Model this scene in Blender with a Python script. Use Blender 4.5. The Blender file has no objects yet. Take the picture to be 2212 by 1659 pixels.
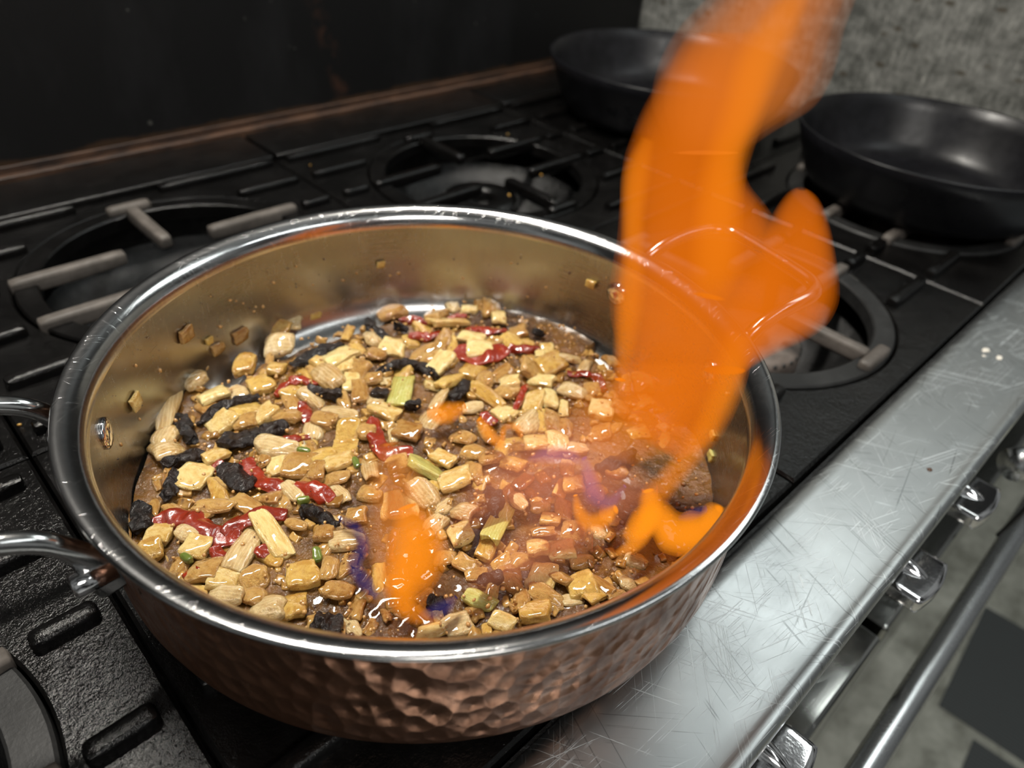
import bpy, bmesh, math, random
from mathutils import Vector, Matrix, noise
PI = math.pi
CAM_LOC=[-0.19887, -0.24659, 0.31805]
CAM_ROT=[[0.721694, 0.389069, -0.572524], [-0.688961, 0.483805, -0.53969], [0.067013, 0.783938, 0.617212]]
# ------------------------------------------------------------------ camera, world, lights
sc = bpy.context.scene
COL = sc.collection
cam_d = bpy.data.cameras.new('camera')
cam = bpy.data.objects.new('camera', cam_d); COL.objects.link(cam)
cam_d.sensor_width = 36.0
cam_d.lens = 1560.67 / 2212 * 36.0
cam_d.clip_start = 0.01
cam_d.dof.use_dof = True
cam_d.dof.focus_distance = 0.36
cam_d.dof.aperture_fstop = 6.0
m = Matrix(CAM_ROT).to_4x4(); m.translation = Vector(CAM_LOC)
cam.matrix_world = m
sc.camera = cam
sc.view_settings.view_transform = 'Standard'
sc.view_settings.look = 'None'
sc.view_settings.gamma = 1.0
sc.view_settings.use_curve_mapping = False
sc.view_settings.exposure = 0.0
sc.cycles.use_denoising = True
sc.cycles.max_bounces = 8
sc.cycles.use_adaptive_sampling = True
sc.cycles.adaptive_threshold = 0.035
sc.cycles.sample_clamp_indirect = 6.0

w = bpy.data.worlds.new('world'); sc.world = w; w.use_nodes = True
nt = w.node_tree; nt.nodes.clear()
wo = nt.nodes.new('ShaderNodeOutputWorld'); wb = nt.nodes.new('ShaderNodeBackground')
wb.inputs[0].default_value = (0.80, 0.86, 0.88, 1); wb.inputs[1].default_value = 0.085
wtc = nt.nodes.new('ShaderNodeTexCoord'); wn = nt.nodes.new('ShaderNodeTexNoise'); wr = nt.nodes.new('ShaderNodeValToRGB')
wn.inputs['Scale'].default_value = 2.6; wn.inputs['Detail'].default_value = 3
wr.color_ramp.elements[0].position = .42; wr.color_ramp.elements[0].color = (.16, .165, .16, 1)
wr.color_ramp.elements[1].position = .60; wr.color_ramp.elements[1].color = (2.6, 2.7, 2.65, 1)
nt.links.new(wtc.outputs['Generated'], wn.inputs['Vector']); nt.links.new(wn.outputs[0], wr.inputs[0]); nt.links.new(wr.outputs[0], wb.inputs[0])
nt.links.new(wb.outputs[0], wo.inputs[0])

def area(name, loc, target, sx, sy, power, col):
    d = bpy.data.lights.new(name, 'AREA'); d.shape = 'RECTANGLE'; d.size = sx; d.size_y = sy
    d.energy = power; d.color = col
    o = bpy.data.objects.new(name, d); COL.objects.link(o); o.location = loc
    o.rotation_euler = (Vector(target) - Vector(loc)).to_track_quat('-Z', 'Y').to_euler()
    return o
area('ceiling_tube_light', (1.55, -0.15, 1.75), (0.1, 0, 0), 1.1, 0.30, 7.5, (0.93, 1.0, 0.98))
area('hood_light', (0.02, 0.42, 1.25), (0.03, 0.05, 0), 0.55, 0.09, 24, (1.0, 0.95, 0.86))
area('room_light', (-1.0, -1.6, 1.9), (0.0, 0, 0), 0.9, 0.45, 24, (1.0, 0.96, 0.9))

area('aisle_tube_light', (0.7, -1.3, 2.0), (0.2, -.2, 0), 1.3, 0.16, 6, (0.95, 1.0, 1.0))

# ------------------------------------------------------------------ materials
def new_mat(name):
    mt = bpy.data.materials.new(name); mt.use_nodes = True
    n = mt.node_tree.nodes; n.clear()
    out = n.new('ShaderNodeOutputMaterial'); b = n.new('ShaderNodeBsdfPrincipled')
    mt.node_tree.links.new(b.outputs[0], out.inputs[0])
    return mt, b
class NT:
    def __init__(s, mt): s.t = mt.node_tree; s.n = s.t.nodes; s.c = None
    def coord(s, kind='Object', scale=(1, 1, 1), rot=(0, 0, 0)):
        tc = s.n.new('ShaderNodeTexCoord'); mp = s.n.new('ShaderNodeMapping')
        mp.inputs['Scale'].default_value = scale; mp.inputs['Rotation'].default_value = rot
        src = tc.outputs[kind]
        if any(rot):
            m0 = s.n.new('ShaderNodeMapping'); m0.inputs['Rotation'].default_value = rot; mp.inputs['Rotation'].default_value = (0, 0, 0)
            s.t.links.new(src, m0.inputs[0]); src = m0.outputs[0]
        s.t.links.new(src, mp.inputs[0]); return mp.outputs[0]
    def noise(s, co, scale, detail=4, rough=.55, dist=0):
        k = s.n.new('ShaderNodeTexNoise'); k.inputs['Scale'].default_value = scale
        k.inputs['Detail'].default_value = detail; k.inputs['Roughness'].default_value = rough
        k.inputs['Distortion'].default_value = dist
        s.t.links.new(co, k.inputs['Vector']); return k.outputs[0]
    def voro(s, co, scale, feature='F1', smooth=1.0):
        k = s.n.new('ShaderNodeTexVoronoi'); k.feature = feature; k.inputs['Scale'].default_value = scale
        if feature == 'SMOOTH_F1': k.inputs['Smoothness'].default_value = smooth
        s.t.links.new(co, k.inputs['Vector']); return k.outputs[0]
    def wave(s, co, scale, dist=1.0, direction='X'):
        k = s.n.new('ShaderNodeTexWave'); k.inputs['Scale'].default_value = scale
        k.inputs['Distortion'].default_value = dist; k.bands_direction = direction
        s.t.links.new(co, k.inputs['Vector']); return k.outputs['Fac']
    def ramp(s, fac, stops):
        k = s.n.new('ShaderNodeValToRGB'); e = k.color_ramp.elements
        while len(e) < len(stops): e.new(.5)
        for i, (p, c) in enumerate(stops):
            e[i].position = p; e[i].color = (c, c, c, 1) if isinstance(c, (int, float)) else (*c, 1)
        s.t.links.new(fac, k.inputs[0]); return k.outputs[0]
    def math(s, op, a, b=None, clamp=False):
        k = s.n.new('ShaderNodeMath'); k.operation = op; k.use_clamp = clamp
        for i, v in enumerate((a, b)):
            if v is None: continue
            if isinstance(v, (int, float)): k.inputs[i].default_value = v
            else: s.t.links.new(v, k.inputs[i])
        return k.outputs[0]
    def mix(s, fac, a, b, mode='MIX'):
        k = s.n.new('ShaderNodeMix'); k.data_type = 'RGBA'; k.blend_type = mode
        for i, v in ((0, fac), (6, a), (7, b)):
            if isinstance(v, (int, float)): k.inputs[i].default_value = v
            elif isinstance(v, tuple): k.inputs[i].default_value = (*v, 1)
            else: s.t.links.new(v, k.inputs[i])
        return k.outputs[2]
    def bump(s, b, h, strength, dist):
        k = s.n.new('ShaderNodeBump'); k.inputs['Strength'].default_value = strength
        k.inputs['Distance'].default_value = dist
        s.t.links.new(h, k.inputs['Height']); s.t.links.new(k.outputs[0], b.inputs['Normal']); return k.outputs[0]
    def to(s, b, name, v): s.t.links.new(v, b.inputs[name])
def setp(b, **k):
    mp = dict(base='Base Color', rough='Roughness', metal='Metallic', spec='Specular IOR Level', coat='Coat Weight',
              coatr='Coat Roughness', sss='Subsurface Weight', sssr='Subsurface Scale', aniso='Anisotropic')
    for a, v in k.items():
        b.inputs[mp[a]].default_value = (*v, 1) if a == 'base' else v

def m_castiron(name, base, r0, r1, bs=1.0):
    mt, b = new_mat(name); t = NT(mt); setp(b, base=base, spec=.3)
    co = t.coord()
    n1 = t.noise(co, 60, 5, .6); n2 = t.noise(co, 430, 4, .65); n3 = t.noise(co, 9, 3)
    t.to(b, 'Roughness', t.ramp(t.math('ADD', t.math('MULTIPLY', n1, .5), t.math('MULTIPLY', n3, .5)), [(.35, r0), (.65, r1)]))
    h = t.math('ADD', t.math('MULTIPLY', n1, .8), t.math('MULTIPLY', n2, .55))
    t.bump(b, h, min(1, .65 * bs), .0015 * bs)
    c = t.mix(t.ramp(t.noise(co, 25, 6, .7), [(.45, 0.0), (.75, 1.0)]), base, tuple(min(1, x * 2.2 + .0015) for x in base))
    t.to(b, 'Base Color', c)
    return mt
M_PLATE = m_castiron('oiled_black_iron', (.0028, .0026, .0025), .05, .15, 1.0)
M_RING = m_castiron('bare_grey_iron', (.013, .013, .013), .36, .55, .5)
M_FINGER = m_castiron('burnt_grey_iron', (.080, .070, .062), .42, .62, .5)
M_SKIL = m_castiron('seasoned_steel', (.0055, .0055, .0068), .25, .40, .15)
M_BURN = m_castiron('burner_iron', (.115, .095, .083), .5, .75, .6)
M_TRAY = m_castiron('greasy_tray', (.010, .010, .010), .12, .3, 1.2)

def m_steel(name, base, r, scratch=.5, grain=(2, 60, 60), warm=None):
    mt, b = new_mat(name); t = NT(mt); setp(b, base=base, metal=1.0, rough=r)
    g = t.noise(t.coord(scale=grain), 14, 6, .7)
    def scr(rot, thr, seed_scale=1.0):
        a_ = t.noise(t.coord(scale=(.30, 70, 5), rot=(0, 0, rot)), 15 * seed_scale, 1, .4)
        m_ = t.noise(t.coord(rot=(0, 0, rot + 1)), 38 * seed_scale, 2, .5)
        return t.math('MULTIPLY', t.ramp(a_, [(thr, 0), (thr + .02, 1)]), t.ramp(m_, [(.50, 0), (.58, 1)]))
    lt = t.math('ADD', t.math('ADD', scr(.35, .665), scr(-.75, .67, 1.3)), t.math('ADD', scr(1.1, .67, .8), scr(.05, .66, 1.6)), True)
    dkm = t.math('ADD', scr(-1.25, .67, .9), t.math('ADD', scr(.8, .675, 1.2), scr(-.2, .68, .7)), True)
    sc_ = lt
    blot = t.noise(t.coord(), 11, 4, .6)
    rr = t.math('ADD', t.math('MULTIPLY', g, .10), t.math('ADD', t.math('MULTIPLY', blot, .16), r - .13))
    t.to(b, 'Roughness', t.math('ADD', rr, t.math('MULTIPLY', sc_, .12 * scratch), True))
    h = t.math('ADD', t.math('MULTIPLY', g, .05), t.math('MULTIPLY', sc_, -.10 * scratch))
    t.bump(b, h, .5, .0008)
    c2 = tuple(x * .82 for x in base)
    cc = t.mix(t.ramp(blot, [(.4, 0), (.62, 1)]), base, warm or c2)
    cc = t.mix(t.math('MULTIPLY', dkm, .55 * min(1, scratch)), cc, tuple(x * .30 for x in base))
    cc = t.mix(t.math('MULTIPLY', lt, .8 * min(1, scratch)), cc, tuple(min(1, x * 1.5) for x in base))
    t.to(b, 'Base Color', cc)
    return mt
M_DECK = m_steel('scratched_stainless', (.54, .56, .565), .36, 1.0)
M_PANEL = m_steel('control_panel_steel', (.42, .42, .40), .16, .2)
M_LINING = m_steel('pan_lining_steel', (.40, .405, .41), .25, .15, (3, 3, 70), (.31, .295, .275))
M_RIM = m_steel('rim_steel', (.60, .60, .60), .16, .3)
M_HANDLE = m_steel('handle_steel', (.66, .66, .65), .14, .15)
M_RAIL = m_steel('rail_steel', (.72, .73, .74), .26, .1, (1, 80, 80))
mt, b = new_mat('chrome'); setp(b, base=(.78, .77, .78), metal=1, rough=.09); t = NT(mt)
t.bump(b, t.noise(t.coord(), 90, 4), .15, .001); M_CHROME = mt

mt, b = new_mat('hammered_copper'); t = NT(mt); setp(b, base=(.30, .14, .085), metal=.9, rough=.3); M_COPPER = mt
co = t.coord(scale=(1, 1, .8))
v = t.voro(co, 118, 'SMOOTH_F1', .25)
t.bump(b, t.math('ADD', t.math('MULTIPLY', v, 1.0), t.math('MULTIPLY', t.noise(co, 60, 3), .5)), 1.0, .0026)
n1 = t.noise(co, 45, 5, .65)
t.to(b, 'Base Color', t.mix(t.ramp(n1, [(.38, 0), (.66, 1)]), (.17, .080, .047), (.38, .195, .12)))
t.to(b, 'Roughness', t.ramp(n1, [(.35, .46), (.65, .26)]))

def m_food(name, c1, c2, rough=.22, sss=.25, bump=.25, bs=220, wave=False, spots=None, vary=True, unit=False):
    mt, b = new_mat(name); t = NT(mt)
    setp(b, rough=rough, sss=sss, sssr=.006, coat=.9, coatr=.05, spec=.5)
    b.inputs['Subsurface Radius'].default_value = (1.0, .6, .3)
    co = t.coord()
    oi = t.n.new('ShaderNodeObjectInfo')
    if unit: bs = 11
    n1 = t.noise(co, bs * (.22 if unit else .35), 4, .6, .5)
    f = t.ramp(n1, [(.42, 0), (.60, 1)])
    if vary:
        f = t.math('ADD', t.math('MULTIPLY', f, .55), t.math('MULTIPLY', oi.outputs['Random'], .5), True)
    c = t.mix(f, c1, c2)
    h = t.noise(co, bs, 4, .6)
    if wave:
        wv = t.wave(t.coord(scale=(.25, 1, .3) if unit else (1, 1, .3)), 2.3 if unit else 130, 3.0, 'Y')
        c = t.mix(t.ramp(wv, [(.4, 0), (.95, .22)]), c, tuple(min(1, x * 1.35 + .05) for x in c1))
        h = t.math('ADD', h, t.math('MULTIPLY', wv, .05 if unit else .35))
    if spots:
        sp = t.ramp(t.noise(co, 6 if unit else 260, 3, .5), [(.68, 0), (.73, 1)])
        c = t.mix(sp, c, spots)
    t.to(b, 'Base Color', c)
    t.bump(b, h, bump, .0012 if not unit else .09)
    return mt
M_ON = {
 'c': m_food('onion_cream', (.80, .63, .28), (.56, .33, .08), spots=(.14, .06, .018), unit=True, bump=.35),
 'y': m_food('onion_golden', (.68, .45, .12), (.42, .21, .035), spots=(.12, .045, .012), unit=True, bump=.35),
 't': m_food('onion_brown', (.60, .36, .115), (.34, .15, .028), sss=.3, unit=True, bump=.45),
 'w': m_food('onion_translucent', (.66, .50, .26), (.44, .25, .075), wave=True, sss=.3, unit=True, bump=.35),
 'g': m_food('onion_green', (.50, .50, .15), (.46, .36, .08), wave=True, unit=True, bump=.3)}
M_RED = m_food('red_pepper', (.30, .026, .006), (.16, .012, .003), .26, .1, .5, 260)
M_GREEN = m_food('green_pepper', (.16, .20, .03), (.07, .11, .02), .22, .15, .2)
M_CHILE = m_food('black_chile', (.007, .006, .006), (.022, .013, .010), .22, 0, 1.0, 600)
M_CHILE.node_tree.nodes['Principled BSDF'].inputs['Coat Weight'].default_value = .06
M_CHILE.node_tree.nodes['Principled BSDF'].inputs['Specular IOR Level'].default_value = .28
M_GARLIC = m_food('minced_garlic', (.60, .34, .12), (.42, .20, .06), .3, .2, .3)
M_CHAR = m_food('charred_crumb', (.03, .015, .008), (.10, .04, .015), .4, 0, .3)

mt, b = new_mat('brown_sauce'); t = NT(mt); M_SAUCE = mt
setp(b, rough=.12, sss=.12, sssr=.004, coat=.7, coatr=.03, spec=.5)
co = t.coord()
n1 = t.noise(co, 22, 5, .6, .6); n2 = t.noise(co, 240, 4, .65)
c = t.mix(t.ramp(n1, [(.38, 0), (.62, 1)]), (.055, .023, .004), (.18, .080, .013))
c = t.mix(t.ramp(t.noise(co, 60, 4, .7), [(.5, 0), (.72, .7)]), c, (.27, .125, .028))
t.to(b, 'Base Color', c)
t.bump(b, t.math('ADD', t.math('MULTIPLY', n2, .7), t.noise(co, 90, 3)), .9, .0035)

mt, b = new_mat('back_panel_black'); t = NT(mt); M_BACK = mt
setp(b, rough=.5, spec=.35)
co = t.coord()
sp = t.ramp(t.noise(co, 55, 2, .4), [(.735, 0), (.77, 1)])
sm = t.ramp(t.noise(t.coord(scale=(1, 1, .4)), 9, 5, .65), [(.5, 0), (.8, 1)])
c = t.mix(sm, (.0045, .0045, .0048), (.012, .012, .013))
c = t.mix(t.math('MULTIPLY', sp, .6), c, (.09, .09, .08))
sep = t.n.new('ShaderNodeSeparateXYZ'); t.t.links.new(t.coord(), sep.inputs[0])
zz = t.math('ADD', sep.outputs['Z'], t.math('MULTIPLY', t.noise(co, 14, 5, .7), -.022))
rust = t.ramp(zz, [(-.010, 1), (-.003, 0)])
c = t.mix(t.math('MULTIPLY', rust, .7), c, (.05, .026, .012))
st = t.math('ABSOLUTE', t.math('SUBTRACT', t.math('ADD', sep.outputs['X'], t.math('MULTIPLY', sep.outputs['Z'], .25)), .335))
st = t.math('MULTIPLY', t.ramp(st, [(.004, 1), (.016, 0)]), t.ramp(t.noise(co, 30, 4), [(.45, 0), (.65, .8)]))
c = t.mix(st, c, (.045, .02, .012))
t.to(b, 'Base Color', c)
mt, b = new_mat('rusty_angle'); t = NT(mt); M_RUST = mt
setp(b, rough=.5, spec=.4)
t.to(b, 'Base Color', t.mix(t.ramp(t.noise(t.coord(scale=(.3, 1, 1)), 60, 5, .7), [(.35, 0), (.65, 1)]), (.018, .012, .010), (.085, .044, .026)))
mt, b = new_mat('mottled_side_wall'); t = NT(mt); M_SIDE = mt
setp(b, rough=.45, metal=.0, spec=.4)
co = t.coord(scale=(1, 1, 2.2)); co2 = t.coord(scale=(1, 2.6, .8))
a1 = t.noise(co, 26, 8, .75); a2 = t.noise(co2, 60, 6, .7); a3 = t.noise(t.coord(), 5, 3)
f = t.math('ADD', t.math('MULTIPLY', a1, .45), t.math('ADD', t.math('MULTIPLY', a2, .35), t.math('MULTIPLY', a3, .2)))
c = t.mix(t.ramp(f, [(.42, 0), (.58, 1)]), (.075, .077, .070), (.26, .262, .245))
c = t.mix(t.ramp(a2, [(.62, 0), (.72, .8)]), c, (.50, .50, .45))
c = t.mix(t.ramp(t.voro(co, 22), [(.10, .85), (.2, 0)]), c, (.06, .05, .035))
t.to(b, 'Base Color', c); t.bump(b, f, .5, .004)
mt, b = new_mat('concrete_floor'); t = NT(mt); M_FLOOR = mt
setp(b, rough=.6); co = t.coord()
f = t.noise(co, 9, 8, .7)
c = t.mix(t.ramp(f, [(.38, 0), (.62, 1)]), (.22, .22, .18), (.52, .52, .45))
c = t.mix(t.ramp(t.noise(co, 40, 4), [(.62, 0), (.75, .7)]), c, (.45, .45, .42))
t.to(b, 'Base Color', c)
mt, b = new_mat('dark_floor_tile'); t = NT(mt); M_TILE = mt
setp(b, rough=.6)
t.to(b, 'Base Color', t.mix(t.ramp(t.wave(t.coord(), 40, 2), [(0, 0), (1, 1)]), (.045, .05, .05), (.075, .08, .08)))
mt, b = new_mat('cream_label'); setp(b, base=(.62, .60, .47), rough=.4); M_CREAM = mt
mt, b = new_mat('black_print'); setp(b, base=(.02, .02, .02), rough=.5); M_INK = mt
mt, b = new_mat('black_rubber'); setp(b, base=(.012, .012, .012), rough=.5); M_RUBBER = mt

def m_flame(name, col, dens, strength=1.0):
    mt = bpy.data.materials.new(name); mt.use_nodes = True
    n = mt.node_tree.nodes; n.clear(); L = mt.node_tree.links
    out = n.new('ShaderNodeOutputMaterial'); ad = n.new('ShaderNodeAddShader')
    ab = n.new('ShaderNodeVolumeAbsorption'); ab.inputs[0].default_value = (0, 0, 0, 1); ab.inputs[1].default_value = dens
    em = n.new('ShaderNodeEmission'); em.inputs[0].default_value = (*col, 1); em.inputs[1].default_value = dens * strength
    L.new(ab.outputs[0], ad.inputs[0]); L.new(em.outputs[0], ad.inputs[1]); L.new(ad.outputs[0], out.inputs['Volume'])
    return mt
MF_MAIN = m_flame('flame_orange', (.78, .158, .005), 9.5)
MF_CORE = m_flame('flame_bright', (1.05, .27, .008), 9)
MF_TOP = m_flame('flame_thin', (.74, .20, .03), 11)
MF_LOW = m_flame('flame_low', (1.1, .28, .02), 7)
MF_FRONT = m_flame('flame_front', (1.1, .30, .01), 17)
MF_SMALL = m_flame('flame_small', (1.15, .33, .012), 24)
MF_BLUE = m_flame('flame_blue', (.040, .030, .13), 30)
MF_VIO = m_flame('flame_violet', (.26, .12, .36), 10)
MF_HAZE = m_flame('flame_haze', (2.6, .85, .42), 1.3)
MF_HAZE2 = m_flame('flame_front_haze', (2.2, .70, .12), 2.4)

# ------------------------------------------------------------------ helpers
def link(name, bm, mat, parent=None, smooth=True, loc=None):
    me = bpy.data.meshes.new(name)
    bmesh.ops.recalc_face_normals(bm, faces=bm.faces)
    bm.to_mesh(me); bm.free()
    if smooth:
        for p in me.polygons: p.use_smooth = True
    me.materials.append(mat)
    o = bpy.data.objects.new(name, me); COL.objects.link(o)
    if loc is not None: o.location = loc
    if parent is not None: o.parent = parent
    return o
def autos(o, ang=35):
    me = o.data
    bm = bmesh.new(); bm.from_mesh(me)
    for e in bm.edges:
        if len(e.link_faces) == 2 and e.calc_face_angle(0) > math.radians(ang): e.smooth = False
    bm.to_mesh(me); bm.free()
    return o
def empty(name, loc=(0, 0, 0), rz=0):
    o = bpy.data.objects.new(name, None); COL.objects.link(o); o.location = loc; o.rotation_euler = (0, 0, rz)
    o.empty_display_size = .02
    return o
def tag(o, label, cat, group=None, kind=None):
    o['label'] = label; o['category'] = cat
    if group: o['group'] = group
    if kind: o['kind'] = kind
    return o
def struct(o): o['kind'] = 'structure'; return o
def add_box(bm, x0, x1, y0, y1, z0, z1, bev=0):
    vs = [bm.verts.new((x, y, z)) for x in (x0, x1) for y in (y0, y1) for z in (z0, z1)]
    F = [(0, 1, 3, 2), (4, 6, 7, 5), (0, 4, 5, 1), (2, 3, 7, 6), (0, 2, 6, 4), (1, 5, 7, 3)]
    fs = [bm.faces.new([vs[i] for i in f]) for f in F]
    if bev:
        es = list({e for f in fs for e in f.edges})
        bmesh.ops.bevel(bm, geom=es, offset=bev, segments=3, profile=.5, affect='EDGES')
def add_lathe(bm, prof, n=96, cx=0, cy=0, closed=False):
    rings = []
    for r, z in prof:
        if r < 1e-6: rings.append([bm.verts.new((cx, cy, z))])
        else: rings.append([bm.verts.new((cx + r * math.cos(2 * PI * i / n), cy + r * math.sin(2 * PI * i / n), z)) for i in range(n)])
    k = len(rings)
    for a in range(k if closed else k - 1):
        A, B = rings[a], rings[(a + 1) % k]
        for i in range(n):
            j = (i + 1) % n
            if len(A) == 1 and len(B) == 1: continue
            if len(A) == 1: bm.faces.new((A[0], B[i], B[j]))
            elif len(B) == 1: bm.faces.new((A[i], B[0], A[j]))
            else: bm.faces.new((A[i], B[i], B[j], A[j]))
def add_tube(bm, pts, rad, n=16, cap=True, flat=None):
    P = [Vector(p) for p in pts]
    R_ = rad if isinstance(rad, (list, tuple)) else [rad] * len(P)
    prev = None; rings = []
    for i, p in enumerate(P):
        d = (P[min(i + 1, len(P) - 1)] - P[max(i - 1, 0)]).normalized()
        if prev is None:
            up = Vector((0, 0, 1)) if abs(d.z) < .9 else Vector((0, 1, 0))
            u = d.cross(up).normalized()
        else:
            u = (prev - d * prev.dot(d)).normalized()
        prev = u; v = d.cross(u)
        fx, fy = flat[i] if flat else (1, 1)
        rings.append([bm.verts.new(p + (u * math.cos(2 * PI * k / n) * fx + v * math.sin(2 * PI * k / n) * fy) * R_[i]) for k in range(n)])
    for a in range(len(rings) - 1):
        for k in range(n):
            j = (k + 1) % n
            bm.faces.new((rings[a][k], rings[a][j], rings[a + 1][j], rings[a + 1][k]))
    if cap:
        bm.faces.new(rings[0][::-1]); bm.faces.new(rings[-1])
def smooth_path(pts, k=6):
    P = [Vector(p) for p in pts]; out = []
    for i in range(len(P) - 1):
        p0 = P[max(0, i - 1)]; p1 = P[i]; p2 = P[i + 1]; p3 = P[min(len(P) - 1, i + 2)]
        for s in range(k):
            t_ = s / k
            out.append(.5 * ((2 * p1) + (-p0 + p2) * t_ + (2 * p0 - 5 * p1 + 4 * p2 - p3) * t_ ** 2 + (-p0 + 3 * p1 - 3 * p2 + p3) * t_ ** 3))
    out.append(P[-1]); return out
def round_block(bm, L, W, T, r, nx=6, ny=5, nz=3, fn=None):
    """rounded box as one closed grid surface, each point optionally bent by fn"""
    cache = {}
    def V(i, j, k):
        key = (i, j, k)
        if key not in cache:
            p = Vector(((i / nx - .5) * L, (j / ny - .5) * W, (k / nz - .5) * T))
            h = Vector((L / 2 - r, W / 2 - r, T / 2 - r))
            c_ = Vector([max(-h[q], min(h[q], p[q])) for q in range(3)])
            d = p - c_
            if d.length > 1e-9: p = c_ + d.normalized() * r
            if fn: p = fn(p)
            cache[key] = bm.verts.new(p)
        return cache[key]
    for i in range(nx):
        for j in range(ny):
            for k in (0, nz):
                bm.faces.new((V(i, j, k), V(i + 1, j, k), V(i + 1, j + 1, k), V(i, j + 1, k)))
    for i in range(nx):
        for k in range(nz):
            for j in (0, ny):
                bm.faces.new((V(i, j, k), V(i + 1, j, k), V(i + 1, j, k + 1), V(i, j, k + 1)))
    for j in range(ny):
        for k in range(nz):
            for i in (0, nx):
                bm.faces.new((V(i, j, k), V(i, j + 1, k), V(i, j + 1, k + 1), V(i, j, k + 1)))

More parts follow.
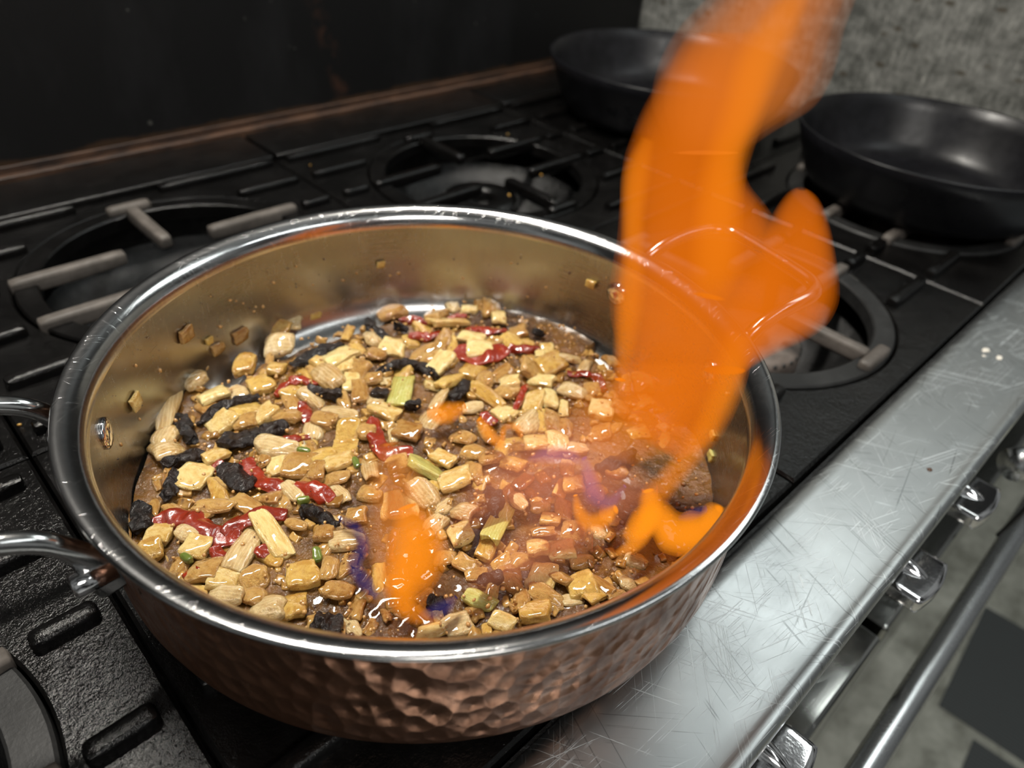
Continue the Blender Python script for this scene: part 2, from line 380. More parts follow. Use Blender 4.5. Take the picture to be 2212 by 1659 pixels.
ONIONS=[[-117.3,64.2,15.8,14.4,-47,"c"],[-112.2,45.4,16.1,7.4,-110,"y"],[-118.6,36.5,19.6,7.4,-47,"t"],[-106.0,28.0,14.7,7.0,-74,"t"],[-95.2,26.2,15.5,6.7,-53,"t"],[-106.1,0.3,29.2,8.4,-94,"c"],[-121.5,0.7,24.3,9.7,37,"w"],[-148.1,37.0,11.3,9.5,-40,"c"],[-137.3,27.7,11.8,7.9,-63,"w"],[-138.1,16.1,11.5,9.2,-53,"c"],[-155.3,28.5,10.0,9.5,-11,"y"],[-148.8,12.2,7.6,8.1,-41,"t"],[-140.1,1.5,12.6,12.7,-41,"t"],[-136.2,-8.7,13.0,10.0,-41,"c"],[-125.5,-17.9,12.3,11.4,-14,"t"],[-148.0,-5.1,12.1,4.9,-63,"y"],[-139.8,-18.7,15.7,9.1,-52,"w"],[-130.4,-36.6,18.9,11.2,-41,"w"],[-118.8,-43.4,10.3,11.5,-29,"y"],[-107.1,-31.6,13.3,11.3,-28,"y"],[-95.6,-36.8,7.8,11.2,-41,"t"],[-98.8,-50.5,13.1,8.5,-41,"t"],[-130.4,-26.9,11.2,8.1,-52,"t"],[-157.0,59.8,15.4,5.1,-93,"t"],[-160.4,49.8,14.9,4.9,-99,"t"],[-142.5,56.6,11.8,4.7,-113,"t"],[-119.9,93.6,15.5,16.3,-6,"w"],[-82.2,53.0,9.0,10.7,-40,"t"],[-76.0,45.4,10.3,13.7,-40,"c"],[-69.3,35.4,16.7,13.5,-40,"t"],[-71.7,56.2,23.6,12.3,-54,"w"],[-55.1,33.0,13.1,10.8,-10,"y"],[-51.4,23.5,15.8,8.4,-10,"c"],[-40.1,8.7,22.4,8.3,-118,"w"],[-59.6,14.5,15.2,8.1,-40,"t"],[-82.2,20.2,14.6,7.7,-88,"w"],[-64.9,24.1,8.9,10.3,-40,"t"],[-100.9,71.0,14.1,6.8,8,"c"],[-105.2,50.3,9.2,8.4,19,"t"],[-79.0,-27.1,16.3,8.5,-40,"w"],[-78.3,121.5,15.9,10.5,-4,"c"],[-85.5,95.3,14.8,11.0,2,"c"],[-68.8,96.6,16.9,9.9,2,"y"],[-61.8,88.0,14.7,9.6,9,"c"],[-74.3,87.8,11.7,8.7,-23,"t"],[-77.3,105.2,9.4,7.2,-5,"w"],[-51.3,77.8,16.2,9.6,-54,"t"],[-100.8,133.3,49.0,10.8,-119,"w"],[-116.3,102.7,17.2,11.0,46,"w"],[-79.9,145.7,14.0,15.2,-3,"w"],[-72.3,158.6,14.1,12.6,-11,"t"],[-10.1,165.9,19.3,10.6,-69,"y"],[-18.8,147.4,18.6,15.7,-38,"w"],[3.4,163.8,9.7,14.6,-38,"w"],[66.6,133.7,20.1,12.5,-11,"t"],[-34.0,122.3,10.4,10.2,-39,"y"],[-47.5,138.9,11.2,15.8,-39,"y"],[-50.4,113.4,13.1,10.8,-5,"y"],[-4.0,110.9,17.7,11.9,10,"c"],[5.8,109.2,20.6,14.4,3,"c"],[3.4,98.4,10.7,11.7,-39,"c"],[-13.7,93.9,24.7,13.0,-89,"w"],[6.2,88.9,17.1,11.0,-81,"t"],[-37.2,94.9,15.3,10.4,-54,"y"],[-32.1,82.4,18.0,8.2,-79,"w"],[-4.6,80.3,8.9,11.7,-39,"c"],[-4.9,70.0,18.1,8.2,-118,"t"],[41.0,96.1,15.5,13.4,-47,"c"],[36.2,111.4,14.5,13.8,-38,"w"],[28.1,97.1,12.6,13.1,-38,"t"],[-4.1,44.0,18.1,9.3,-74,"c"],[15.8,53.4,28.0,11.4,44,"g"],[-26.8,60.7,24.5,7.5,-61,"w"],[-33.6,40.9,12.3,14.9,-39,"y"],[-41.8,31.0,13.3,9.5,-40,"y"],[8.7,76.6,13.5,8.8,-39,"t"],[90.5,96.1,27.8,12.0,-12,"c"],[89.5,109.6,22.0,11.0,34,"t"],[115.4,100.9,11.3,7.3,-38,"c"],[123.9,77.3,9.8,10.2,-38,"c"],[131.9,94.9,29.6,12.2,-127,"t"],[128.4,102.7,27.0,8.0,-132,"t"],[91.4,70.3,17.3,8.4,-38,"c"],[85.3,55.4,16.3,12.5,-38,"c"],[53.4,77.1,19.5,10.6,-6,"t"],[73.1,80.9,21.2,9.6,33,"t"],[54.7,70.5,14.3,13.0,-38,"t"],[53.7,59.7,19.7,9.7,20,"c"],[123.7,55.6,12.0,9.7,-38,"t"],[121.9,24.4,8.3,9.1,-38,"c"],[113.7,23.7,6.6,5.3,-38,"c"],[113.2,12.4,18.9,13.0,-9,"y"],[98.2,15.5,17.6,12.7,-39,"t"],[96.6,4.2,14.7,8.9,-71,"c"],[128.1,8.1,14.9,6.7,-38,"w"],[55.5,14.6,26.9,8.7,-89,"y"],[68.8,9.4,12.8,10.7,-70,"t"],[75.4,14.1,12.4,8.8,-39,"c"],[45.3,40.3,19.9,8.5,14,"y"],[35.3,46.3,9.1,7.9,-39,"c"],[66.1,28.7,10.9,12.1,-39,"t"],[81.4,26.9,15.7,7.5,3,"t"],[74.9,-9.0,12.0,15.1,-55,"c"],[53.2,-4.5,12.3,10.5,1,"c"],[41.1,11.9,12.7,7.2,-24,"w"],[104.4,-16.2,17.4,11.1,-71,"w"],[116.8,-23.0,9.5,12.1,-39,"t"],[85.9,-13.1,16.4,7.7,-130,"c"],[57.6,-21.8,20.0,11.0,18,"w"],[65.5,-23.8,17.4,7.4,-129,"y"],[70.8,-30.9,19.5,8.6,-130,"t"],[72.4,-40.1,14.9,7.4,-130,"t"],[48.8,-37.1,14.1,13.9,-40,"c"],[57.4,-46.8,12.7,13.2,-40,"c"],[63.9,-56.4,12.7,7.2,-40,"w"],[85.4,-26.0,13.0,4.8,-137,"c"],[103.8,-42.1,13.3,13.3,-55,"c"],[28.5,30.3,18.2,5.4,23,"w"],[-15.3,-13.4,22.8,11.8,-54,"g"],[-3.5,-12.4,13.6,7.2,-79,"c"],[-9.4,-29.8,17.5,11.4,-20,"c"],[5.1,-30.4,9.3,10.5,-40,"t"],[-47.5,-23.6,16.7,8.9,-126,"c"],[-39.8,-27.9,16.1,7.0,-120,"c"],[-29.5,-26.8,18.0,12.3,-88,"w"],[-20.5,-51.2,13.5,11.3,-78,"w"],[-32.2,-61.8,12.0,10.2,-15,"c"],[-12.3,-69.6,28.2,8.2,28,"g"],[7.1,-64.8,13.5,6.8,-101,"w"],[-8.4,-95.0,10.1,9.2,-41,"c"],[1.5,-103.5,12.1,9.7,-41,"c"],[1.7,-89.5,12.3,5.0,-40,"t"],[-17.9,-108.6,12.7,11.3,-53,"c"],[-12.3,-116.4,9.3,6.7,-77,"t"],[-7.9,-125.2,13.1,10.8,-29,"y"],[-0.3,-130.8,15.2,4.4,-90,"t"],[-7.2,-134.4,11.5,5.5,-9,"y"],[1.4,-140.2,10.0,4.1,-19,"t"],[-37.0,-111.4,11.8,7.5,37,"t"],[-25.4,-117.9,16.8,8.6,-65,"t"],[-36.5,-121.0,13.3,9.2,-41,"y"],[-51.3,-98.2,14.7,6.6,-64,"g"],[-67.9,-101.9,13.0,9.7,-18,"w"],[-51.6,-114.5,10.9,6.9,-64,"c"],[-59.1,-112.2,6.0,3.5,-123,"y"],[-79.5,-96.9,12.7,5.4,-24,"c"],[47.6,-64.3,13.5,6.1,-137,"y"],[11.0,-139.4,8.2,6.3,-41,"w"],[11.7,-85.3,10.0,6.6,-53,"y"],[-37.8,59.6,13.1,10.1,-54,"t"],[-24.5,35.0,11.0,9.3,-39,"t"],[-26.1,0.5,12.3,8.9,-12,"t"],[-5.3,19.3,14.6,9.8,-61,"t"],[17.9,-5.2,13.3,10.3,-68,"t"],[18.7,-29.3,14.3,9.1,-19,"t"],[25.2,-42.2,12.5,8.5,-68,"y"],[20.2,-55.1,12.9,7.1,7,"t"],[-48.0,-67.7,10.5,7.4,-41,"t"],[-41.9,-78.6,11.9,6.7,-65,"t"],[-85.4,-16.1,9.4,7.4,-40,"t"],[-92.9,-1.6,11.8,5.9,-64,"t"],[-50.7,-7.2,12.0,8.1,-60,"t"],[-65.8,-16.3,9.7,7.8,-40,"t"],[87.2,-56.7,11.7,9.7,-39,"t"],[113.8,-49.7,10.5,9.5,-71,"t"],[68.7,-83.4,12.4,9.3,-40,"t"],[46.2,-88.6,10.8,8.0,-81,"t"],[40.0,-76.4,10.7,8.8,-40,"y"]]
FILL=[[32.0,-10.5,17.0,6.1,-116,"t"],[-78.9,-55.1,14.8,6.1,-121,"y"],[-26.6,-76.1,15.0,7.7,29,"y"],[-22.5,-12.7,15.4,7.7,21,"t"],[-37.8,-47.1,13.7,8.5,10,"w"],[-50.1,-47.3,10.6,5.2,-81,"w"],[129.5,-4.3,17.1,6.1,23,"w"],[-83.7,-37.2,6.9,5.8,-49,"t"],[120.7,-38.9,15.7,5.3,-137,"t"],[113.7,-85.3,14.3,6.0,25,"t"],[-97.2,-62.3,13.1,5.7,44,"t"],[74.7,103.8,16.3,10.8,-92,"y"],[-140.0,38.7,7.9,6.7,4,"y"],[55.2,96.1,11.7,11.5,-38,"y"],[-131.7,17.0,8.2,7.0,-43,"y"],[-43.8,87.2,14.4,7.3,-99,"t"],[38.3,-108.5,7.1,4.6,-41,"t"],[-63.4,4.0,14.7,6.7,-90,"w"],[-0.4,-40.1,14.4,6.2,33,"y"],[-77.1,-11.4,14.1,4.9,-95,"w"],[-136.6,-48.9,9.1,4.0,-95,"t"],[-104.3,-69.2,12.3,5.5,-92,"w"],[-29.5,-96.4,10.6,8.3,-23,"t"],[-17.1,70.0,15.6,6.8,-109,"t"],[21.3,111.8,11.1,6.8,-95,"y"],[-56.9,-100.7,10.6,6.2,-101,"t"],[-135.5,-37.3,10.6,6.3,-76,"t"],[131.9,-55.5,13.6,9.4,-31,"y"],[-73.2,19.2,13.6,10.9,21,"t"],[-99.9,10.6,7.6,6.5,5,"t"],[134.9,-36.3,22.3,6.8,36,"t"],[151.3,-11.0,10.8,10.9,-17,"t"],[8.5,-54.4,13.3,6.7,42,"y"],[-60.8,-40.8,13.3,4.5,40,"t"],[5.2,-114.4,12.9,7.7,-24,"t"],[-43.7,-99.1,12.3,5.0,40,"t"],[-13.5,107.5,18.0,9.8,-90,"t"],[-40.8,-130.4,8.0,3.8,-37,"w"],[-145.4,-46.3,9.6,5.0,51,"t"],[-21.0,-141.7,7.8,4.0,20,"t"],[-69.5,-80.4,8.9,6.1,4,"t"],[32.8,-73.2,12.2,5.8,25,"y"],[-146.8,-29.4,7.0,4.9,-62,"t"],[-39.4,-0.7,11.6,5.3,18,"t"],[22.6,-84.8,14.8,7.6,40,"t"],[-83.2,-78.9,6.9,3.8,-53,"w"],[-25.1,96.2,18.0,4.9,-112,"y"],[-133.8,73.7,11.1,2.7,-103,"t"],[26.2,-133.0,11.2,7.2,-60,"w"],[-112.5,-10.1,12.4,7.1,-69,"y"],[-44.8,59.6,18.6,9.1,51,"w"],[-115.6,15.7,11.2,7.3,-11,"y"],[-89.4,-23.8,12.3,5.4,25,"t"],[-58.1,-118.5,9.4,6.0,6,"t"],[-128.5,-44.8,11.3,7.3,34,"t"],[-90.5,17.7,9.2,9.0,-28,"t"],[122.4,-78.3,7.7,6.2,-88,"w"],[15.0,-74.5,11.0,7.9,-40,"t"],[-27.6,-88.9,10.5,6.5,-8,"y"],[-114.4,-58.0,11.1,7.0,-33,"t"],[-131.6,-15.2,8.9,8.0,-11,"t"],[2.5,5.8,7.4,5.1,-36,"t"],[-98.5,-75.5,7.2,4.0,22,"t"],[26.7,131.2,18.0,5.5,43,"y"],[39.7,-101.4,12.8,6.2,37,"y"],[-25.5,-39.5,12.0,7.3,5,"w"],[-31.5,136.7,12.7,4.7,-116,"t"],[-56.2,52.3,11.5,9.6,-9,"y"],[108.6,-27.8,12.1,5.1,-124,"t"],[13.1,19.4,16.1,11.4,12,"w"],[-18.0,-151.6,7.9,3.9,10,"y"],[-84.0,-49.9,7.6,3.2,34,"y"],[-135.4,47.4,13.4,5.9,-79,"t"],[15.4,-99.4,11.8,10.6,-52,"t"],[-85.1,116.5,14.7,8.5,-82,"t"],[-127.4,71.5,12.3,6.7,55,"t"],[117.1,43.1,12.5,9.3,-29,"y"],[-45.6,15.2,13.0,6.2,48,"t"],[-120.8,-65.0,7.8,4.3,30,"t"],[-88.8,82.6,9.3,6.1,-54,"w"],[-110.5,-66.7,10.1,5.6,53,"t"],[109.0,113.0,9.0,10.3,-27,"w"],[-143.8,-37.6,10.4,7.9,-10,"t"],[94.4,49.5,23.5,6.8,38,"t"],[73.5,70.6,22.1,6.3,-126,"y"],[15.4,-19.3,13.3,9.5,-63,"t"],[-32.3,-102.4,13.4,6.8,-102,"t"],[-105.0,-83.6,8.2,4.0,-96,"t"],[39.2,-29.1,12.0,8.5,-48,"y"],[-74.2,-85.3,8.0,4.5,-88,"y"],[-128.1,-62.5,8.1,4.0,-84,"t"],[106.7,-70.9,12.5,8.8,-28,"y"],[-31.0,-143.4,11.2,7.4,-22,"w"],[53.9,-78.9,8.9,8.7,-36,"y"],[97.2,-58.2,13.1,5.8,8,"t"],[-72.8,-94.2,9.7,3.8,-111,"y"],[-18.7,-25.1,9.0,4.9,-66,"y"],[28.3,68.8,11.8,12.1,-58,"y"],[-15.8,-127.3,11.6,6.1,-25,"w"],[32.2,-57.8,11.5,5.4,-106,"y"],[-55.9,43.5,15.1,4.6,-110,"t"],[-66.3,-56.0,8.3,5.4,23,"t"],[-19.1,116.7,16.8,5.2,-115,"y"],[-133.9,-0.1,10.2,5.3,-54,"y"],[-124.5,39.0,12.4,5.6,-89,"t"],[152.0,-38.7,17.8,12.9,-117,"t"],[-89.3,-74.5,9.2,3.6,-105,"t"],[29.7,-28.0,14.1,8.3,18,"y"],[13.0,44.6,12.1,8.1,2,"t"],[-98.7,111.0,9.7,4.6,48,"t"],[68.5,43.3,19.8,11.3,22,"y"],[-1.2,56.7,9.8,10.9,-42,"w"],[-75.2,-64.5,11.2,7.6,-63,"y"],[111.9,51.7,16.1,9.6,-95,"y"],[-45.6,-136.9,9.6,6.2,-55,"t"],[-25.2,-149.6,10.6,6.1,2,"t"],[-12.6,24.1,12.8,5.1,-118,"w"],[27.9,-108.2,11.6,8.3,-66,"w"],[65.6,-9.7,9.0,6.3,-80,"t"],[-90.6,-40.0,8.0,5.9,-6,"t"],[-92.8,42.7,11.2,4.1,54,"t"],[-19.0,-94.7,12.4,8.4,-37,"t"],[-149.7,22.0,9.4,2.5,-96,"t"],[-32.8,-9.0,10.3,4.2,-86,"t"],[18.2,-65.5,13.5,6.1,-113,"t"],[16.7,71.3,12.7,5.3,44,"w"],[-26.3,-109.9,11.9,6.3,-118,"w"],[11.8,-155.8,10.3,5.0,-11,"w"],[-42.3,-85.6,9.9,5.5,-36,"t"],[-154.5,-20.3,7.7,7.3,-11,"y"],[-63.6,117.1,10.0,12.0,-9,"w"],[-41.3,-92.2,7.9,4.9,-48,"t"],[-9.8,-145.6,7.2,5.4,-107,"t"],[-29.3,105.0,12.1,5.6,-102,"y"],[-132.0,34.1,9.8,3.1,-92,"t"]]
CHILES=[[[[-26.2,117.5],[-3.1,119.9],[14.8,119.1]],8.8],[[[43.9,133.5],[41.0,116.8],[41.5,103.1]],7.0],[[[55.0,114.9],[61.9,104.9]],4.4],[[[13.9,77.0],[30.1,76.0],[40.4,66.5],[41.1,46.3]],7.5],[[[-31.1,91.2],[-24.6,79.9],[-17.0,70.8]],6.1],[[[-1.9,62.2],[5.9,54.1]],8.3],[[[-96.6,103.2],[-82.6,105.5],[-69.0,105.8],[-57.5,101.2]],7.5],[[[-101.8,116.6],[-104.8,101.9],[-106.8,89.1]],7.9],[[[-97.4,76.4],[-83.8,74.3],[-70.8,71.4],[-57.3,68.4]],11.0],[[[-127.9,81.2],[-117.1,79.4],[-105.8,74.9]],8.3],[[[-102.3,59.9],[-101.5,45.3],[-97.5,35.1]],12.3],[[[-122.3,71.8],[-130.7,63.0],[-136.7,54.9]],6.6],[[[-148.3,62.6],[-150.3,51.9],[-153.4,43.2]],8.8],[[[-84.8,6.9],[-81.4,-5.7],[-77.9,-16.9]],7.5],[[[-118.5,-58.4],[-113.6,-63.6],[-109.0,-69.3]],9.7],[[[53.7,31.1],[42.7,27.5],[32.1,22.7]],7.5],[[[-1.6,-47.6],[-0.2,-55.5],[-9.6,-63.1],[-18.3,-67.9]],6.6],[[[59.0,-76.8],[74.1,-81.9],[86.7,-83.0]],7.5],[[[-70.9,-83.4],[-66.7,-90.4]],7.5],[[[-45.6,-89.5],[-34.8,-96.3]],5.7],[[[7.3,38.1],[15.2,34.1]],4.0],[[[128.9,46.7],[134.7,39.1]],4.4]]
REDS=[[[[-49.6,97.5],[-38.6,103.8],[-28.2,101.6],[-20.4,92.2]],5.3],[[[-39.2,83.3],[-42.8,71.9],[-46.3,63.5]],6.6],[[[-80.1,59.9],[-66.8,57.5],[-51.8,52.0]],5.7],[[[-13.9,42.7],[-23.4,26.0],[-25.6,12.3],[-12.7,3.7]],9.2],[[[-90.3,58.4],[-91.8,38.4],[-83.0,24.3]],10.1],[[[-79.3,23.4],[-72.9,12.6],[-69.4,0.8]],9.7],[[[-149.5,45.9],[-138.7,42.4],[-130.6,31.4],[-126.4,16.6],[-117.7,9.3]],11.0],[[[-124.7,15.2],[-108.3,17.5],[-92.4,8.1]],10.1],[[[-150.8,2.2],[-142.4,3.2]],7.5],[[[-132.4,10.2],[-131.0,3.4]],5.7],[[[73.7,67.4],[82.2,50.1],[102.0,45.2]],17.1],[[[91.3,77.9],[103.4,73.8],[115.2,59.2]],7.9],[[[55.1,98.7],[66.8,92.5],[78.2,88.1]],7.5],[[[63.7,120.1],[72.9,113.8],[77.1,102.7]],5.3],[[[92.4,101.8],[107.6,94.1]],4.8],[[[105.2,46.2],[109.1,36.0],[126.2,29.7]],6.6],[[[114.5,-1.5],[124.5,-9.6],[125.3,-21.5],[119.7,-31.7]],6.1],[[[84.7,6.6],[71.5,-0.3],[59.4,-8.5]],4.0],[[[38.2,3.0],[42.7,-9.2]],6.6],[[[-107.2,63.9],[-100.2,63.3]],6.1],[[[-118.6,-7.3],[-110.5,-5.5]],6.6]]
GREENS=[[[[-145.3,16.4],[-143.8,8.5]],4.4],[[[-64.6,45.7],[-59.6,39.0]],4.4],[[[-42.6,20.0],[-46.0,11.7]],4.0],[[[-94.2,-22.8],[-97.6,-30.1]],4.8],[[[-85.4,10.4],[-78.8,8.4]],4.0]]
SAUCE=[[-56.6, 0.1655], [-43.9, 0.1655], [-35.3, 0.1641], [-28.5, 0.1559], [-14.9, 0.1526], [0.7, 0.1564], [11.9, 0.1652], [20.2, 0.1651], [31.3, 0.1655], [37.9, 0.1655], [47.1, 0.1587], [56.2, 0.1518], [65.8, 0.1472], [74.4, 0.1433], [84.5, 0.1428], [91.6, 0.1466], [99.0, 0.144], [105.0, 0.1516], [111.0, 0.1524], [117.9, 0.1504], [120.6, 0.1655], [124.0, 0.1655], [130.8, 0.1655], [139.2, 0.1624], [149.7, 0.1628], [160.0, 0.1655]]
WALLBITS=[[-123.7,112.1,47.3,10.3,"c"],[71.0,151.1,51.8,6.3,"y"],[164.8,27.3,60.1,7.7,"y"],[-77.1,148.2,53.5,11.2,"t"],[-62.2,155.0,38.5,5.9,"y"],[-57.2,156.9,29.0,9.9,"t"],[-38.4,162.5,28.3,11.7,"t"],[20.9,165.7,18.8,9.0,"y"],[119.6,-116.5,24.6,6.8,"g"],[124.9,-110.9,34.4,5.9,"y"]]
SPECKS=[[-39.8,162.7,56.7],[-35.6,163.7,53.9],[-30.9,164.6,49.9],[-26.4,165.4,44.1],[-22.2,166.0,43.3],[-16.7,166.7,40.8],[-24.1,165.8,40.4],[32.6,164.3,62.4],[22.2,166.0,44.5],[44.3,161.5,42.6],[54.5,158.4,46.4],[90.2,141.2,49.9],[82.6,145.7,42.5],[77.1,148.7,41.1],[143.2,86.9,57.2],[145.6,82.9,57.4],[134.8,99.5,41.7],[108.3,127.8,33.8],[101.4,133.3,35.7],[93.6,138.9,25.6],[-100.9,133.7,45.1],[-115.5,121.3,62.7],[-124.4,112.1,34.3],[-71.3,151.6,56.6],[-77.4,148.6,48.6],[-51.1,159.5,42.3],[166.7,16.3,69.1],[161.2,45.4,61.3],[155.9,61.3,44.1],[126.3,-110.0,65.4],[121.1,115.7,39.0],[10.1,167.2,46.4],[-6.3,167.4,55.9],[-53.0,158.9,66.3],[12.1,167.1,62.4],[115.9,120.9,54.3],[-141.6,89.5,41.1],[150.3,74.0,32.0]]
